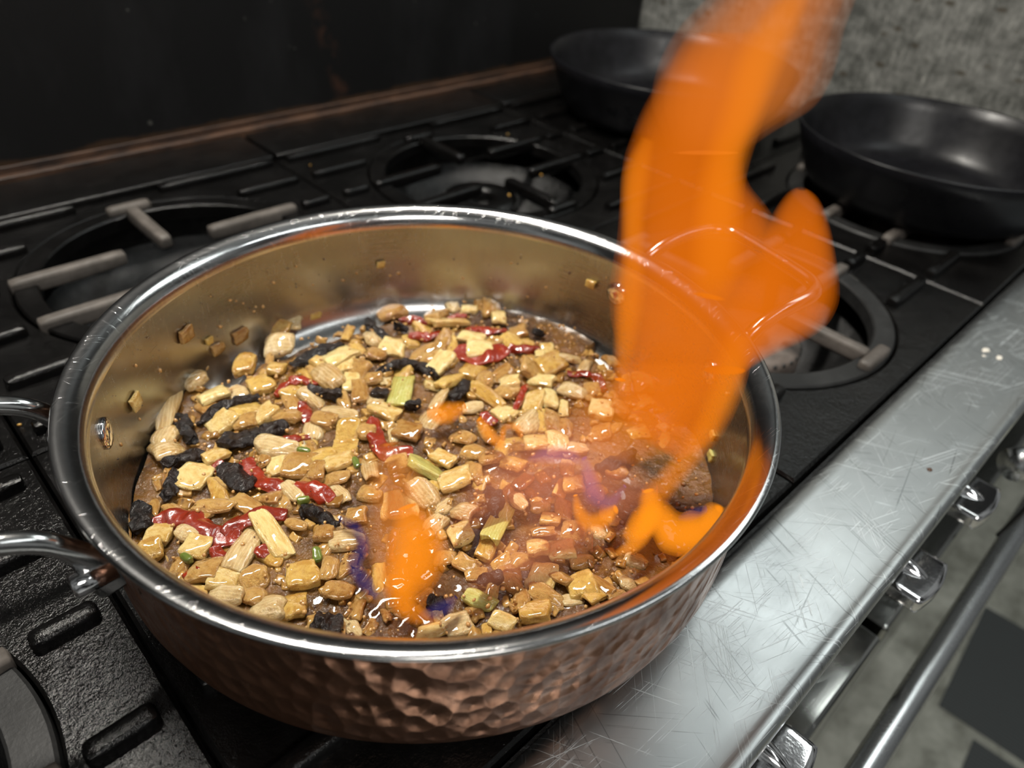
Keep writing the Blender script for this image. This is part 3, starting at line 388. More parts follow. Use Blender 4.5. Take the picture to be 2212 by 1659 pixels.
FLAMES={"body":[[77.4,-116.4,47.0,0.9,-0.9,0.1,1],[74.0,-112.7,65.3,12.8,-13.6,2.2,9],[68.0,-106.4,83.7,18.9,-20.1,3.1,13],[68.6,-107.0,107.8,20.5,-21.7,3.2,16],[69.5,-107.9,124.7,22.6,-24.0,3.4,17],[69.3,-107.7,140.6,25.7,-27.2,3.8,18],[67.8,-106.2,160.2,26.0,-27.6,3.7,18],[65.2,-103.4,178.2,23.6,-25.0,3.2,18],[60.5,-98.4,192.7,20.0,-21.2,2.7,17],[56.8,-94.4,202.5,17.0,-18.0,2.2,16],[54.7,-92.3,212.1,15.5,-16.5,2.0,16],[54.8,-92.4,221.6,14.7,-15.6,1.8,15],[56.2,-93.8,230.9,14.7,-15.6,1.8,14],[57.5,-95.3,239.8,14.1,-14.9,1.7,12],[58.3,-96.0,248.3,12.9,-13.7,1.5,9],[59.3,-97.1,256.5,11.5,-12.2,1.3,5],[59.6,-97.5,261.3,9.1,-9.7,1.0,2]],"crown":[[63.9,-96.2,215.3,9.6,-10.1,1.2,3],[65.6,-97.9,224.9,13.7,-14.6,1.7,9],[67.7,-100.2,234.2,19.0,-20.1,2.3,13],[68.6,-101.2,243.1,20.4,-21.6,2.4,14],[69.2,-101.8,253.2,19.9,-21.2,2.3,14],[70.3,-103.0,262.9,18.3,-19.5,2.1,13],[73.1,-105.9,272.4,16.2,-17.2,1.8,12],[75.7,-108.7,281.5,13.7,-14.5,1.5,10],[78.0,-111.1,291.5,9.1,-9.6,1.0,7],[78.3,-111.5,299.6,4.7,-5.0,0.5,2]],"streak":[[70.5,-114.9,279.9,-2.1,2.3,1.3,3],[67.5,-111.7,267.9,-4.4,4.7,2.5,8],[64.6,-108.6,253.6,-5.8,6.2,2.6,10],[63.3,-107.2,235.1,-5.5,5.9,1.9,11],[62.4,-106.3,215.0,-5.8,6.1,1.2,12],[63.8,-107.7,195.4,-6.6,7.0,0.1,12],[67.0,-111.1,172.0,-7.7,8.1,0.2,10],[67.9,-112.1,153.3,-5.8,6.2,1.0,3]],"lobe":[[92.4,-127.9,204.0,1.3,-1.4,0.2,2],[93.6,-129.2,199.7,4.4,-4.7,0.6,8],[95.2,-130.8,189.3,7.6,-8.0,1.0,13],[97.2,-133.0,176.3,10.0,-10.6,1.4,15],[98.6,-134.4,162.5,12.9,-13.7,1.8,15],[98.6,-134.4,150.3,15.0,-16.0,2.2,15],[96.4,-132.1,137.1,15.0,-16.0,2.2,13],[90.3,-125.7,122.7,9.8,-10.4,1.5,10],[86.7,-121.8,108.0,7.0,-7.4,1.1,4]],"stream":[[81.3,-126.3,135.0,-4.6,4.8,1.4,4],[81.8,-126.9,113.3,-5.5,5.9,2.2,9],[81.2,-126.2,86.5,-5.3,5.6,3.4,9],[77.7,-122.4,61.7,-4.1,4.4,4.0,8],[72.5,-117.0,38.1,-3.8,4.0,4.5,7],[66.7,-110.8,14.5,-4.5,4.7,6.1,7],[60.2,-103.9,-8.7,-3.0,3.1,4.6,5],[51.8,-95.0,-34.8,-1.0,1.0,1.7,2]],"left":[[41.4,-82.5,221.3,-1.9,2.0,0.6,3],[40.1,-81.1,205.8,-3.9,4.1,0.6,9],[41.3,-82.4,187.6,-3.4,3.6,-0.2,9],[43.6,-84.8,168.1,-3.5,3.7,-0.3,8],[44.9,-86.3,149.3,-4.4,4.6,0.1,8],[46.1,-87.5,123.6,-3.8,4.0,0.2,6],[47.0,-88.5,101.2,-2.4,2.5,0.2,2]],"low":[[69.7,-93.6,31.0,0.9,-0.9,0.2,1],[67.4,-91.1,46.9,20.1,-21.3,3.4,6],[66.6,-90.3,67.3,26.2,-27.8,4.3,9],[70.1,-94.0,87.1,24.6,-26.1,3.9,9],[73.5,-97.6,105.8,18.2,-19.4,2.8,4]],"blob":[[21.6,-126.4,34.0,-0.4,-2.5,0.0,2],[36.6,-125.0,34.0,-3.1,-7.1,0.0,7],[45.8,-128.7,34.0,-9.1,-4.2,0.0,8],[43.8,-139.2,34.0,-10.7,-3.8,0.0,9],[51.7,-146.6,34.0,-8.4,-8.2,0.0,9],[61.6,-148.4,34.0,-2.9,-6.0,0.0,7],[70.0,-148.5,34.0,-1.2,-7.6,0.0,8],[77.2,-147.0,34.0,0.3,-3.6,0.0,3]],"blob2":[[56.0,-114.1,36.0,-3.6,1.9,0.0,2],[48.9,-121.2,36.0,-4.8,4.1,0.0,6],[37.6,-128.3,36.0,-1.7,4.8,0.0,6],[21.3,-132.2,36.0,0.8,4.1,0.0,4],[9.7,-129.8,36.0,0.7,1.4,0.0,1]],"squiggle":[[23.0,-90.7,36.0,-1.4,0.7,0.0,1],[15.8,-99.5,36.0,-3.5,0.6,0.0,4],[14.5,-107.8,36.0,-4.4,-2.4,0.0,5],[22.0,-111.7,36.0,-2.2,-4.1,0.0,5],[32.0,-111.2,36.0,-0.6,-2.6,0.0,3]],"front":[[-49.8,-39.9,36.0,-5.8,1.6,0.0,2],[-55.4,-53.2,36.0,-10.8,4.2,0.0,8],[-62.7,-66.0,36.0,-9.0,10.0,0.0,11],[-73.5,-72.7,36.0,-4.7,11.7,0.0,11],[-82.4,-78.7,36.0,-5.9,6.0,0.0,9],[-85.7,-87.3,36.0,-6.0,-0.3,0.0,6],[-84.0,-96.7,36.0,-3.0,-1.6,0.0,3],[-80.1,-103.2,36.0,-0.9,-0.7,0.0,1]],"fronthaze":[[-28.2,5.7,34.0,-7.0,3.4,0.0,2],[-39.2,-13.7,34.0,-11.8,6.8,0.0,7],[-50.4,-30.8,34.0,-11.9,10.0,0.0,9],[-64.1,-47.5,34.0,-11.7,11.0,0.0,9],[-75.9,-63.4,34.0,-9.1,7.8,0.0,7],[-85.2,-76.1,34.0,-4.8,4.1,0.0,3]],"small":[[5.0,13.4,34.0,-2.4,-3.0,0.0,2],[10.0,9.4,34.0,-4.9,-6.5,0.0,5],[17.2,5.2,34.0,-3.9,-6.5,0.0,5],[27.1,3.8,34.0,-2.0,-4.1,0.0,2]],"curl":[[25.9,-10.3,34.0,-3.0,-0.3,0.0,2],[21.9,-22.9,34.0,-4.7,-1.1,0.0,3.5],[22.2,-33.3,34.0,-2.8,-4.5,0.0,3.5],[32.0,-26.0,34.0,-0.4,-2.7,0.0,2],[38.2,-29.4,34.0,-3.2,-1.6,0.0,2.5],[34.5,-38.4,34.0,-2.2,0.1,0.0,1]],"blue1":[[-77.4,-19.8,30.0,-1.7,-1.0,0.0,1.5],[-75.0,-29.9,30.0,-3.2,-0.6,0.0,3],[-78.7,-42.2,30.0,-2.5,2.3,0.0,4],[-88.4,-48.6,30.0,-3.2,2.3,0.0,4],[-90.3,-61.0,30.0,-3.7,-0.2,0.0,4],[-90.8,-70.8,30.0,-1.7,-0.2,0.0,2]],"blue2":[[-83.6,-92.8,33.0,-0.8,-1.5,0.0,1],[-78.1,-95.9,33.0,-1.4,-3.3,0.0,4],[-71.1,-97.2,33.0,-0.6,-3.5,0.0,4],[-64.7,-96.2,33.0,-0.0,-1.4,0.0,1]],"blue3":[[52.4,-136.8,36.0,-1.0,-1.1,0.0,1],[60.2,-140.0,36.0,-2.4,-2.8,0.0,3],[69.3,-142.7,36.0,-1.5,-1.9,0.0,2]],"blue4":[[46.1,-159.0,34.0,-0.0,-1.1,0.0,1],[58.0,-157.5,34.0,0.6,-2.9,0.0,3],[67.4,-153.5,34.0,1.0,-1.8,0.0,2]],"violet1":[[51.4,-72.3,32.0,-2.2,0.8,0.0,2],[42.3,-83.9,32.0,-4.8,1.7,0.0,4],[34.4,-95.4,32.0,-7.0,-0.5,0.0,4],[37.3,-104.4,32.0,-2.8,-3.8,0.0,3],[52.4,-101.6,32.0,-0.2,-1.6,0.0,1]],"violet2":[[25.0,-52.8,32.0,-1.1,-1.8,0.0,1],[36.7,-56.1,32.0,-4.3,-4.8,0.0,4],[46.2,-65.5,32.0,-5.4,-3.7,0.0,4],[48.2,-74.5,32.0,-2.4,-1.0,0.0,1]],"haze":[[-40.9,-66.1,33.0,-0.3,-6.7,0.0,2],[-13.6,-59.9,33.0,-3.7,-18.8,0.0,8],[10.0,-59.9,33.0,-16.9,-29.1,0.0,11],[30.2,-69.5,33.0,-33.9,-32.3,0.0,12],[45.4,-87.8,33.0,-36.4,-24.0,0.0,11],[51.8,-105.4,33.0,-21.0,-13.5,0.0,7],[62.8,-115.9,33.0,-7.0,-5.4,0.0,2]],"haze2":[[-60.2,-99.2,32.0,-0.0,-3.5,0.0,2],[-39.7,-95.8,32.0,-2.5,-11.2,0.0,7],[-21.7,-99.8,32.0,-7.5,-15.9,0.0,8],[-3.0,-104.5,32.0,-9.6,-12.7,0.0,7],[9.4,-115.6,32.0,-6.8,-5.9,0.0,3]]}

# ------------------------------------------------------------------ setting
def box_obj(name, dims, mat, bev=0, parent=None, smooth=False):
    bm = bmesh.new(); add_box(bm, *dims, bev); o = link(name, bm, mat, parent, smooth); return o
FZ = -.90
struct(box_obj('floor', (-2.2, 3.2, -3.0, 1.2, FZ - .05, FZ), M_FLOOR))
struct(box_obj('wall_back', (-2.2, 3.2, .70, .76, FZ, 2.4), M_BACK))
o = box_obj('wall_right', (.952, .985, -.20, .70, FZ, .62), M_SIDE); struct(o)
for i, (x0, y0, s, lab) in enumerate(((.885, -.475, .30, 'square dark grey floor tile at the right edge beyond the chrome rail'),
                            (.57, -.56, .30, 'square dark grey floor tile nearest the camera, beyond the end of the chrome rail'),
                            )):
    bm = bmesh.new(); add_box(bm, 0, s, -s, 0, 0, .002, .0008)
    o = link('floor_tile', bm, M_TILE, None, False, loc=(x0, y0 + .12, FZ)); o.rotation_euler = (0, 0, .06)
    tag(o, lab, 'floor tile', 'dark floor tiles')

# ------------------------------------------------------------------ range body
rng_ = empty('cooking_range', (.2, .2, FZ))
tag(rng_, 'stainless steel and black commercial gas range filling the picture under the pans', 'stove')
def rp(name, bm, mat, smooth=False):
    o = link(name, bm, mat, None, smooth); o.parent = rng_; o.matrix_parent_inverse = Matrix.Translation((-.2, -.2, -FZ)); return o
bm = bmesh.new()   # inner tub the burners stand in
add_box(bm, -.60, .94, -.150, .606, -.125, -.119)
add_box(bm, -.60, .94, -.156, -.1525, -.119, -.014)
add_box(bm, -.60, .94, .600, .606, -.119, -.010)
add_box(bm, .886, .94, -.1525, .600, -.119, -.010, .002)
rp('burner_tub', bm, M_TRAY)
bm = bmesh.new(); add_box(bm, -.62, .945, -.195, .60, -.80, -.126); rp('oven_body', bm, M_PANEL)
# front ledge with rolled nose
prof = [(-.1535, -.030), (-.1535, -.016), (-.1555, -.012), (-.159, -.010)]
prof += [(-.165 - .0115 * i, -.010) for i in range(5)]
prof += [(-.2185, -.0100), (-.2210, -.0094), (-.2235, -.0086), (-.2258, -.0090), (-.2275, -.0110), (-.2280, -.0135), (-.2272, -.0150), (-.2276, -.0165), (-.2276, -.030), (-.2266, -.031), (-.2255, -.030), (-.2255, -.016), (-.22, -.0125), (-.16, -.0125), (-.157, -.018), (-.157, -.030)]
bm = bmesh.new(); xs = [-.60 + i * (.950 + .60) / 40 for i in range(41)]
rows_ = [[bm.verts.new((x, y, z)) for (y, z) in prof] for x in xs]
for a in range(len(xs) - 1):
    for k in range(len(prof)):
        j = (k + 1) % len(prof)
        bm.faces.new((rows_[a][k], rows_[a][j], rows_[a + 1][j], rows_[a + 1][k]))
bm.faces.new(rows_[0]); bm.faces.new(rows_[-1][::-1])
led = rp('front_ledge', bm, M_DECK, True); led['label'] = 'scratched brushed steel front ledge'
autos(led, 50)
bm = bmesh.new(); add_box(bm, -.60, .945, -.2125, -.196, -.165, -.016, .002)
rp('control_panel', bm, M_PANEL)
# oven doors with a bright top edge
for x0, x1 in ((-.58, .262), (.272, .94)):
    bm = bmesh.new(); add_box(bm, x0, x1, -.2375, -.2005, -.72, -.172, .004)
    rp('oven_door', bm, M_PANEL)
# handle rail
hr = empty('oven_handle_rail', (.3, -.275, -.20)); hr.parent = rng_; hr.matrix_parent_inverse = Matrix.Translation((-.2, -.2, -FZ))
bm = bmesh.new(); add_tube(bm, [(-.55 + i * .14, 0, 0) for i in range(9)], .0108, 28)
rl = link('rail_tube', bm, M_RAIL, hr)
for x in (-.50, .46):
    bm = bmesh.new(); add_tube(bm, [(x, .0, 0), (x, .02, 0), (x, .0375, 0)], [.006, .006, .009], 14)
    link('rail_bracket', bm, M_CHROME, hr)
# control knobs: flat grip with an oval hub, on a round skirt
def knob(x, lab):
    k = empty('control_knob', (x, -.2125, -.060)); k.parent = rng_; k.matrix_parent_inverse = Matrix.Translation((-.2, -.2, -FZ))
    bm = bmesh.new()
    def f(p):
        y = p.y - .0185
        if p.y < 0: y += (abs(p.x) / .0235) ** 2 * .0045 * (-p.y / .0185)
        return Vector((p.x * (1 - .10 * max(0, p.y / .0185)), y, p.z))
    round_block(bm, .047, .037, .0115, .0014, 16, 8, 4, f)
    o = link('grip', bm, M_CHROME, k, True)
    bm = bmesh.new()
    bmesh.ops.create_uvsphere(bm, u_segments=24, v_segments=14, radius=1)
    for v in bm.verts: v.co = Vector((v.co.x * .0085, v.co.y * .025 - .006, v.co.z * .0100 + .001))
    link('hub', bm, M_CHROME, k)
    bm = bmesh.new(); add_tube(bm, [(0, -.0005, 0), (0, -.004, 0), (0, -.006, 0)], [.022, .022, .018], 32)
    link('skirt', bm, M_CHROME, k)
    return k
for x in (.037, .2175, .3235): knob(x, '')
# pipe fitting with a printed cream label beyond the knobs
pf = empty('pipe_fitting', (.405, -.2535, -.055)); tag(pf, 'cream labelled pipe fitting poking out below the far end of the steel ledge', 'pipe fitting')
bm = bmesh.new(); add_tube(bm, [(-.022, .012, .0), (-.010, .006, 0), (-.008, .005, 0)], [.0130, .0130, .012], 24); link('metal_collar', bm, M_RAIL, pf)
bm = bmesh.new(); add_tube(bm, [(-.008, .005, 0), (.030, -.014, 0)], [.0120, .0120], 24); link('label_sleeve', bm, M_CREAM, pf)
cu = bpy.data.curves.new('label_print', 'FONT'); cu.body = 'T 20'; cu.size = .011; cu.extrude = .0002; cu.align_x = 'CENTER'; cu.align_y = 'CENTER'
cu.materials.append(M_INK)
to_ = bpy.data.objects.new('tmp_print', cu); COL.objects.link(to_); me_t = bpy.data.meshes.new_from_object(to_); bpy.data.objects.remove(to_); bpy.data.curves.remove(cu)
to = bpy.data.objects.new('label_print', me_t); COL.objects.link(to); to.parent = pf; to.location = (.008, -.0035, .0121); to.rotation_euler = (0, 0, -.46)
bm = bmesh.new(); add_tube(bm, smooth_path([(.02, -.010, -.010), (.030, -.014, -.03), (.034, -.014, -.07), (.05, -.01, -.12)]), .0022, 10); o = link('black_cord', bm, M_RUBBER, pf)

# splash panel and rusty angle behind the burners
sp_ = box_obj('splash_panel', (-1.30, .945, .600, .612, -.004, .80), M_BACK); tag(sp_, 'tall matte black splash panel standing behind the burners', 'panel')
bm = bmesh.new(); add_box(bm, -1.3, .944, .5885, .5995, -.0095, .0010, .0012); add_box(bm, -1.3, .944, .5965, .5998, .0005, .0085, .0008)
o = link('rusty_angle_strip', bm, M_RUST, None, False); tag(o, 'thin rust-brown metal angle strip along the foot of the black splash panel', 'metal strip')

# ------------------------------------------------------------------ burner grates
CX = [-.352, 0.0, .352, .704]; S = .352; YF, YR = 0.0, .345; YM = .1725
def grate_plate(cx, cy, y0, y1, rear):
    x0, x1 = cx - S / 2 + .0010, cx + S / 2 - .0010
    bm = bmesh.new(); n = 120; r0 = .1325; top, bot = -.008, -.022
    bounds = []
    for i in range(n):
        a = 2 * PI * i / n; dx, dy = math.cos(a), math.sin(a)
        t_ = 1e9
        if dx > 1e-9: t_ = min(t_, (x1 - cx) / dx)
        if dx < -1e-9: t_ = min(t_, (x0 - cx) / dx)
        if dy > 1e-9: t_ = min(t_, (y1 - cy) / dy)
        if dy < -1e-9: t_ = min(t_, (y0 - cy) / dy)
        bounds.append([cx + dx * t_, cy + dy * t_])
    for qx in (x0, x1):
        for qy in (y0, y1):
            k = min(range(n), key=lambda i: (bounds[i][0] - qx) ** 2 + (bounds[i][1] - qy) ** 2); bounds[k] = [qx, qy]
    ring = lambda r, z: [bm.verts.new((cx + r * math.cos(2 * PI * i / n), cy + r * math.sin(2 * PI * i / n), z)) for i in range(n)]
    bd = lambda z, ins: [bm.verts.new((min(max(p[0], x0 + ins), x1 - ins), min(max(p[1], y0 + ins), y1 - ins), z)) for p in bounds]
    R_ = [ring(r0, bot), ring(r0, top - .0015), ring(r0 + .0015, top), bd(top, .0018), bd(top - .0018, 0), bd(bot, 0)]
    for a in range(len(R_)):
        A, B = R_[a], R_[(a + 1) % len(R_)]
        for i in range(n):
            j = (i + 1) % n; bm.faces.new((A[i], A[j], B[j], B[i]))
    def rib(u0, u1, v):
        b2 = bmesh.new()
        L = abs(u1 - u0)
        round_block(b2, L, .0115, .014, .0035, 10, 4, 4)
        for v_ in b2.verts: v_.co += Vector((cx + (u0 + u1) / 2, cy + v, -.0070))
        me = bpy.data.meshes.new('x'); b2.to_mesh(me); b2.free(); bm.from_mesh(me); bpy.data.meshes.remove(me)
    for sx in (-1, 1):
        for sy in (-1, 1):
            if sy < 0 and not rear: vs = [(.035, .136), (.095, .098)]
            elif sy < 0 and rear: vs = [(.035, .136), (.095, .098), (.152, .04)]
            else: vs = [(.035, .136), (.095, .098), (.150, .04)]
            for v, u in vs:
                a_, b_ = sx * u, sx * .167
                rib(min(a_, b_), max(a_, b_), sy * v)
    if rear:
        add_box(bm, x0 + .001, x1 - .001, cy + .1575, y1, -.012, -.0005, .0025)
    return bm
def grate_ring():
    bm = bmesh.new()
    add_lathe(bm, [(.131, -.020), (.131, -.008), (.1295, -.0065), (.1145, -.0065), (.113, -.008), (.113, -.020)], 96, closed=True)
    return bm
COLN = ['far left', 'second from the left', 'third from the left', 'far right']
def place(o, x, y): o.location = (x, y, 0)
proto_ring = None
for ci, cx in enumerate(CX):
    for row, cy in enumerate((YF, YR)):
        y0, y1 = (-.1505, YM - .001) if row == 0 else (YM + .001, .580)
        bm = grate_plate(0, 0, y0 - cy, y1 - cy, row == 1)
        o = link('grate_plate', bm, M_PLATE, None, True, loc=(cx, cy, 0)); autos(o, 40)
        where = 'front' if row == 0 else 'rear'
        under = {(0, 0): 'left of the copper pan, by its lower handle', (0, 1): 'left of the copper pan, by its upper handle', (1, 0): 'directly under the copper pan', (1, 1): 'just behind the copper pan',
                 (2, 0): 'right of the copper pan beside the steel ledge', (2, 1): 'behind the flame in the rear row', (3, 0): 'under the nearer black skillet', (3, 1): 'under the farther black skillet'}[(ci, row)]
        tag(o, 'oily black %s grate plate %s' % (where, under), 'grate plate', 'cast iron grate plates')
        rg = empty('grate_ring', (cx, cy, 0))
        tag(rg, 'iron %s grate ring %s' % (where, under), 'grate ring', 'cast iron grate rings')
        autos(link('ring', grate_ring(), M_RING if row == 0 else M_PLATE, rg), 30)
        def finger(u0, v0, u1, v1, wd=.0125, mat=M_FINGER):
            b2 = bmesh.new(); L = math.hypot(u1 - u0, v1 - v0); an = math.atan2(v1 - v0, u1 - u0)
            def f(p):
                z = p.z
                if p.x > L * .12: z = z if z > 0 else z * (.95 - .45 * (p.x / L))
                return Vector((p.x, p.y * (1.0 if p.z < 0 else .9), z - .0070))
            round_block(b2, L, wd, .0138, .003, 12, 4, 4, f)
            me_o = link('finger', b2, mat, rg)
            me_o.location = ((u0 + u1) / 2, (v0 + v1) / 2, 0); me_o.rotation_euler = (0, 0, an)
        fm = M_PLATE if (row == 1 and ci >= 2) else M_FINGER
        for sy in (-1, 1):
            finger(-.128, sy * .035, -.038, sy * .035, mat=fm); finger(.128, sy * .035, .038, sy * .035, mat=fm)
            finger(0, sy * .118, 0, sy * .038, mat=fm)
            b2 = bmesh.new(); round_block(b2, .040, .0115, .0138, .0035, 8, 4, 4)
            o2 = link('cross_stub', b2, fm, rg); o2.location = (0, sy * .1235, -.0068)
        if ci >= 1:
            bn = empty('gas_burner', (cx - .004, cy - .022 * (row == 0), -.104))
            tag(bn, 'round grey %s burner head %s' % (where, under), 'gas burner', 'gas burner heads')
            bm = bmesh.new()
            add_lathe(bm, [(.018, .0), (.040, .030), (.0455, .048), (.0455, .062), (.0425, .068), (.030, .070), (.018, .069), (.015, .064), (.015, .0)], 72, closed=True)
            link('burner_head', bm, M_BURN if row == 0 else M_PLATE, bn)
            bm = bmesh.new()
            for i in range(30):
                a = 2 * PI * i / 30
                b2v = bmesh.ops.create_uvsphere(bm, u_segments=10, v_segments=6, radius=.0021)['verts']
                for v in b2v: v.co = Vector((v.co.x + .0436 * math.cos(a), v.co.y + .0436 * math.sin(a), v.co.z + .0645))
            link('port_holes', bm, M_INK, bn)
            bm = bmesh.new(); add_tube(bm, [(0, -.02, .012), (0, -.056, .012)], .012, 16); link('gas_tube', bm, M_BURN, bn)
        # shallow bowl that catches the spills
        db = bmesh.new(); add_lathe(db, [(.062, -.086), (.085, -.084), (.108, -.060), (.122, -.030), (.125, -.030), (.111, -.063), (.086, -.089), (.062, -.091)], 72, closed=True)
        o = link('drip_bowl', db, M_TRAY, None, True, loc=(cx, cy, -.014))
        tag(o, 'glossy black %s drip bowl %s' % (where, under), 'drip bowl', 'drip bowls')

# ------------------------------------------------------------------ black skillets
def skillet(x, y, R0, h, lab, tilt=0):
    s = empty('skillet', (x, y, 0)); tag(s, lab, 'skillet', 'black steel skillets')
    bm = bmesh.new(); t_ = .0028; rb = R0 - .030
    outer = [(0, .0), (rb - .012, .0), (rb - .004, .0012), (rb + .002, .0050), (rb + .008, .014)] + [(rb + .008 + (R0 - rb - .008) * k, .014 + (h - .014) * k ** 1.05) for k in (.25, .5, .75, 1)]
    inner = [(r - t_ * 1.1 if r > 0 else 0, z + (t_ if z < .02 else t_ * .4 * (1 - z / h))) for r, z in outer]
    add_lathe(bm, outer + [(R0 - .0014, h + .0014)] + inner[::-1], 120)
    link('body', bm, M_SKIL, s)
    return s
s1 = skillet(.704, .353, .170, .070, 'farther black steel skillet on the rear right burner, half behind the flame')
s2 = skillet(.723, -.006, .156, .068, 'nearer black steel skillet on the front right burner beside the grey side wall')

# ------------------------------------------------------------------ copper saute pan
pan = empty('saute_pan', (0, 0, 0)); tag(pan, 'wide hammered copper saute pan with steel lining, full of onions and sauce', 'pan')
bm = bmesh.new()
add_lathe(bm, [(0, .0005), (.156, .0005), (.163, .0022), (.1685, .0065), (.1722, .0125), (.1740, .020), (.1745, .030), (.1745, .074), (.1748, .080), (.1758, .0845), (.1790, .0880), (.1782, .0884), (.170, .080), (.1700, .030), (.160, .0045), (0, .0040)], 240)
cb = link('copper_body', bm, M_COPPER, pan)
bm = bmesh.new()
add_lathe(bm, [(0, .0048), (.140, .0048), (.150, .0062), (.1585, .0105), (.1645, .0180), (.1668, .028), (.1678, .050), (.1680, .0725), (.1680, .0785), (0.1682, 0.0821), (0.1690, 0.0844), (0.1701, 0.0865), (0.1717, 0.0883), (0.1736, 0.0898), (0.1757, 0.0910), (0.1781, 0.0917), (0.1805, 0.0919), (.1813, .0914), (.1816, .0904), (.1810, .0895), (.1790, .0888), (.1765, .0872), (.1748, .0850), (.1735, .0820), (.1715, .0800)], 240)
b2 = bm.copy()
rimf = lambda f: min(v.co.z for v in f.verts) > .0775 and min(v.co.xy.length for v in f.verts) > .1660
bmesh.ops.delete(bm, geom=[f for f in bm.faces if rimf(f)], context='FACES')
bmesh.ops.delete(b2, geom=[f for f in b2.faces if not rimf(f)], context='FACES')
ln = link('steel_lining', bm, M_LINING, pan); link('rolled_rim', b2, M_RIM, pan)
def pan_handle(deg, half, tilt=0):
    A = math.radians(deg); w_ = .176 * math.sin(math.radians(half))
    h = empty('loop_handle'); h.parent = pan; h.rotation_euler = (0, 0, A)
    us = .176 * math.cos(math.radians(half))
    side = [(us + .001, w_, .049), (us + .0035, w_, .056), (us + .0055, w_, .064), (us + .0095, w_, .075), (us + .019, w_ * .99, .0865), (us + .035, w_ * .98, .0935), (us + .054, w_ * .96, .0965), (us + .068, w_ * .90, .0975), (us + .0755, w_ * .74, .0978), (us + .0775, w_ * .5, .098), (us + .078, 0, .098)]
    path = side + [(p[0], -p[1], p[2]) for p in side[::-1][1:]]
    sp = smooth_path(path, 5); n = len(sp)
    fl = []
    for i in range(n):
        d = min(i, n - 1 - i) / 5.0
        k = max(0, min(1, (d - 1.5) / 2.0)); fl.append((1 + .9 * (1 - k), .55 + .45 * k) if True else (1, 1))
    bm = bmesh.new(); add_tube(bm, sp, .0046, 18, flat=fl)
    link('loop', bm, M_HANDLE, h)
    for s in (-1, 1):
        bm = bmesh.new(); a = math.radians(half * s)
        d = Vector((math.cos(a), math.sin(a), 0))
        add_tube(bm, [d * .176 + Vector((0, 0, .0615)), d * .1915 + Vector((0, 0, .0615)), d * .1925 + Vector((0, 0, .0615))], [.0056, .0056, .0046], 20)
        c0 = Vector((0, 0, .0605))
        add_tube(bm, [d * .1685 + c0, d * .1665 + c0, d * .1655 + c0, d * .1651 + c0], [.0084, .0082, .0066, .0030], 28)
        link('rivet', bm, M_CHROME, h)
pan_handle(-15, 17); pan_handle(167, 15)

# ------------------------------------------------------------------ sauce
def sauce_r(th):
    th = (th + 180) % 360 - 180
    T = SAUCE
    if th <= T[0][0] or th >= T[-1][0]:
        # front part, hidden by the near wall: the sauce reaches the lining
        lo, hi = T[-1], T[0]
        a = (th - lo[0]) % 360; tot = (hi[0] - lo[0]) % 360
        e = min(a, tot - a); base = lo[1] + (hi[1] - lo[1]) * a / tot
        k = min(1, e / 12); return base * (1 - k) + .1655 * k
    for i in range(len(T) - 1):
        if T[i][0] <= th <= T[i + 1][0]:
            f = (th - T[i][0]) / max(1e-6, T[i + 1][0] - T[i][0]); return T[i][1] * (1 - f) + T[i + 1][1] * f
    return .16
ZS = .0185
def sauce_z(x, y):
    p = Vector((x, y, 0))
    z = ZS + .0016 * noise.noise(p * 45) + .0009 * noise.noise(p * 130 + Vector((3, 1, 7)))
    return z
bm = bmesh.new(); NR, NA = 110, 420
rings = [[bm.verts.new((0, 0, sauce_z(0, 0)))]]
for a in range(1, NR + 1):
    f = a / NR; row = []
    for i in range(NA):
        th = -180 + 360 * i / NA; Rm = sauce_r(th)
        Rm *= 1 + .012 * noise.noise(Vector((math.cos(math.radians(th)) * 6, math.sin(math.radians(th)) * 6, 0)))
        Rm = min(Rm, .1658); r = Rm * f; x, y = r * math.cos(math.radians(th)), r * math.sin(math.radians(th))
        z = sauce_z(x, y); e = Rm - r
        edge = Rm < .160
        if edge: z = .0052 + (z - .0052) * min(1, (e / .012)) ** .55
        row.append(bm.verts.new((x, y, z)))
    rings.append(row)
for i in range(NA): bm.faces.new((rings[0][0], rings[1][i], rings[1][(i + 1) % NA]))
for a in range(1, NR):
    for i in range(NA):
        j = (i + 1) % NA; bm.faces.new((rings[a][i], rings[a + 1][i], rings[a + 1][j], rings[a][j]))
sauce = link('brown_sauce', bm, M_SAUCE); tag(sauce, 'glossy bubbling brown sauce pooled in the bottom of the copper pan', 'sauce', kind='stuff')
random.seed(5)
bm = bmesh.new(); nb = 0
while nb < 420:
    th = random.uniform(-180, 180); r = .160 * math.sqrt(random.random())
    if r > sauce_r(th) - .012: continue
    x, y = r * math.cos(math.radians(th)), r * math.sin(math.radians(th))
    if noise.noise(Vector((x, y, .3)) * 30) < -.02 and random.random() < .8: continue
    s = random.choice([.0006, .0008, .001, .0013, .0018])
    vs = bmesh.ops.create_icosphere(bm, subdivisions=2, radius=s)['verts']
    z = sauce_z(x, y)
    for v in vs: v.co = Vector((v.co.x + x, v.co.y + y, v.co.z * .8 + z + s * .1))
    nb += 1
o = link('sauce_bubbles', bm, M_SAUCE); o.parent = sauce; o['kind'] = 'stuff'

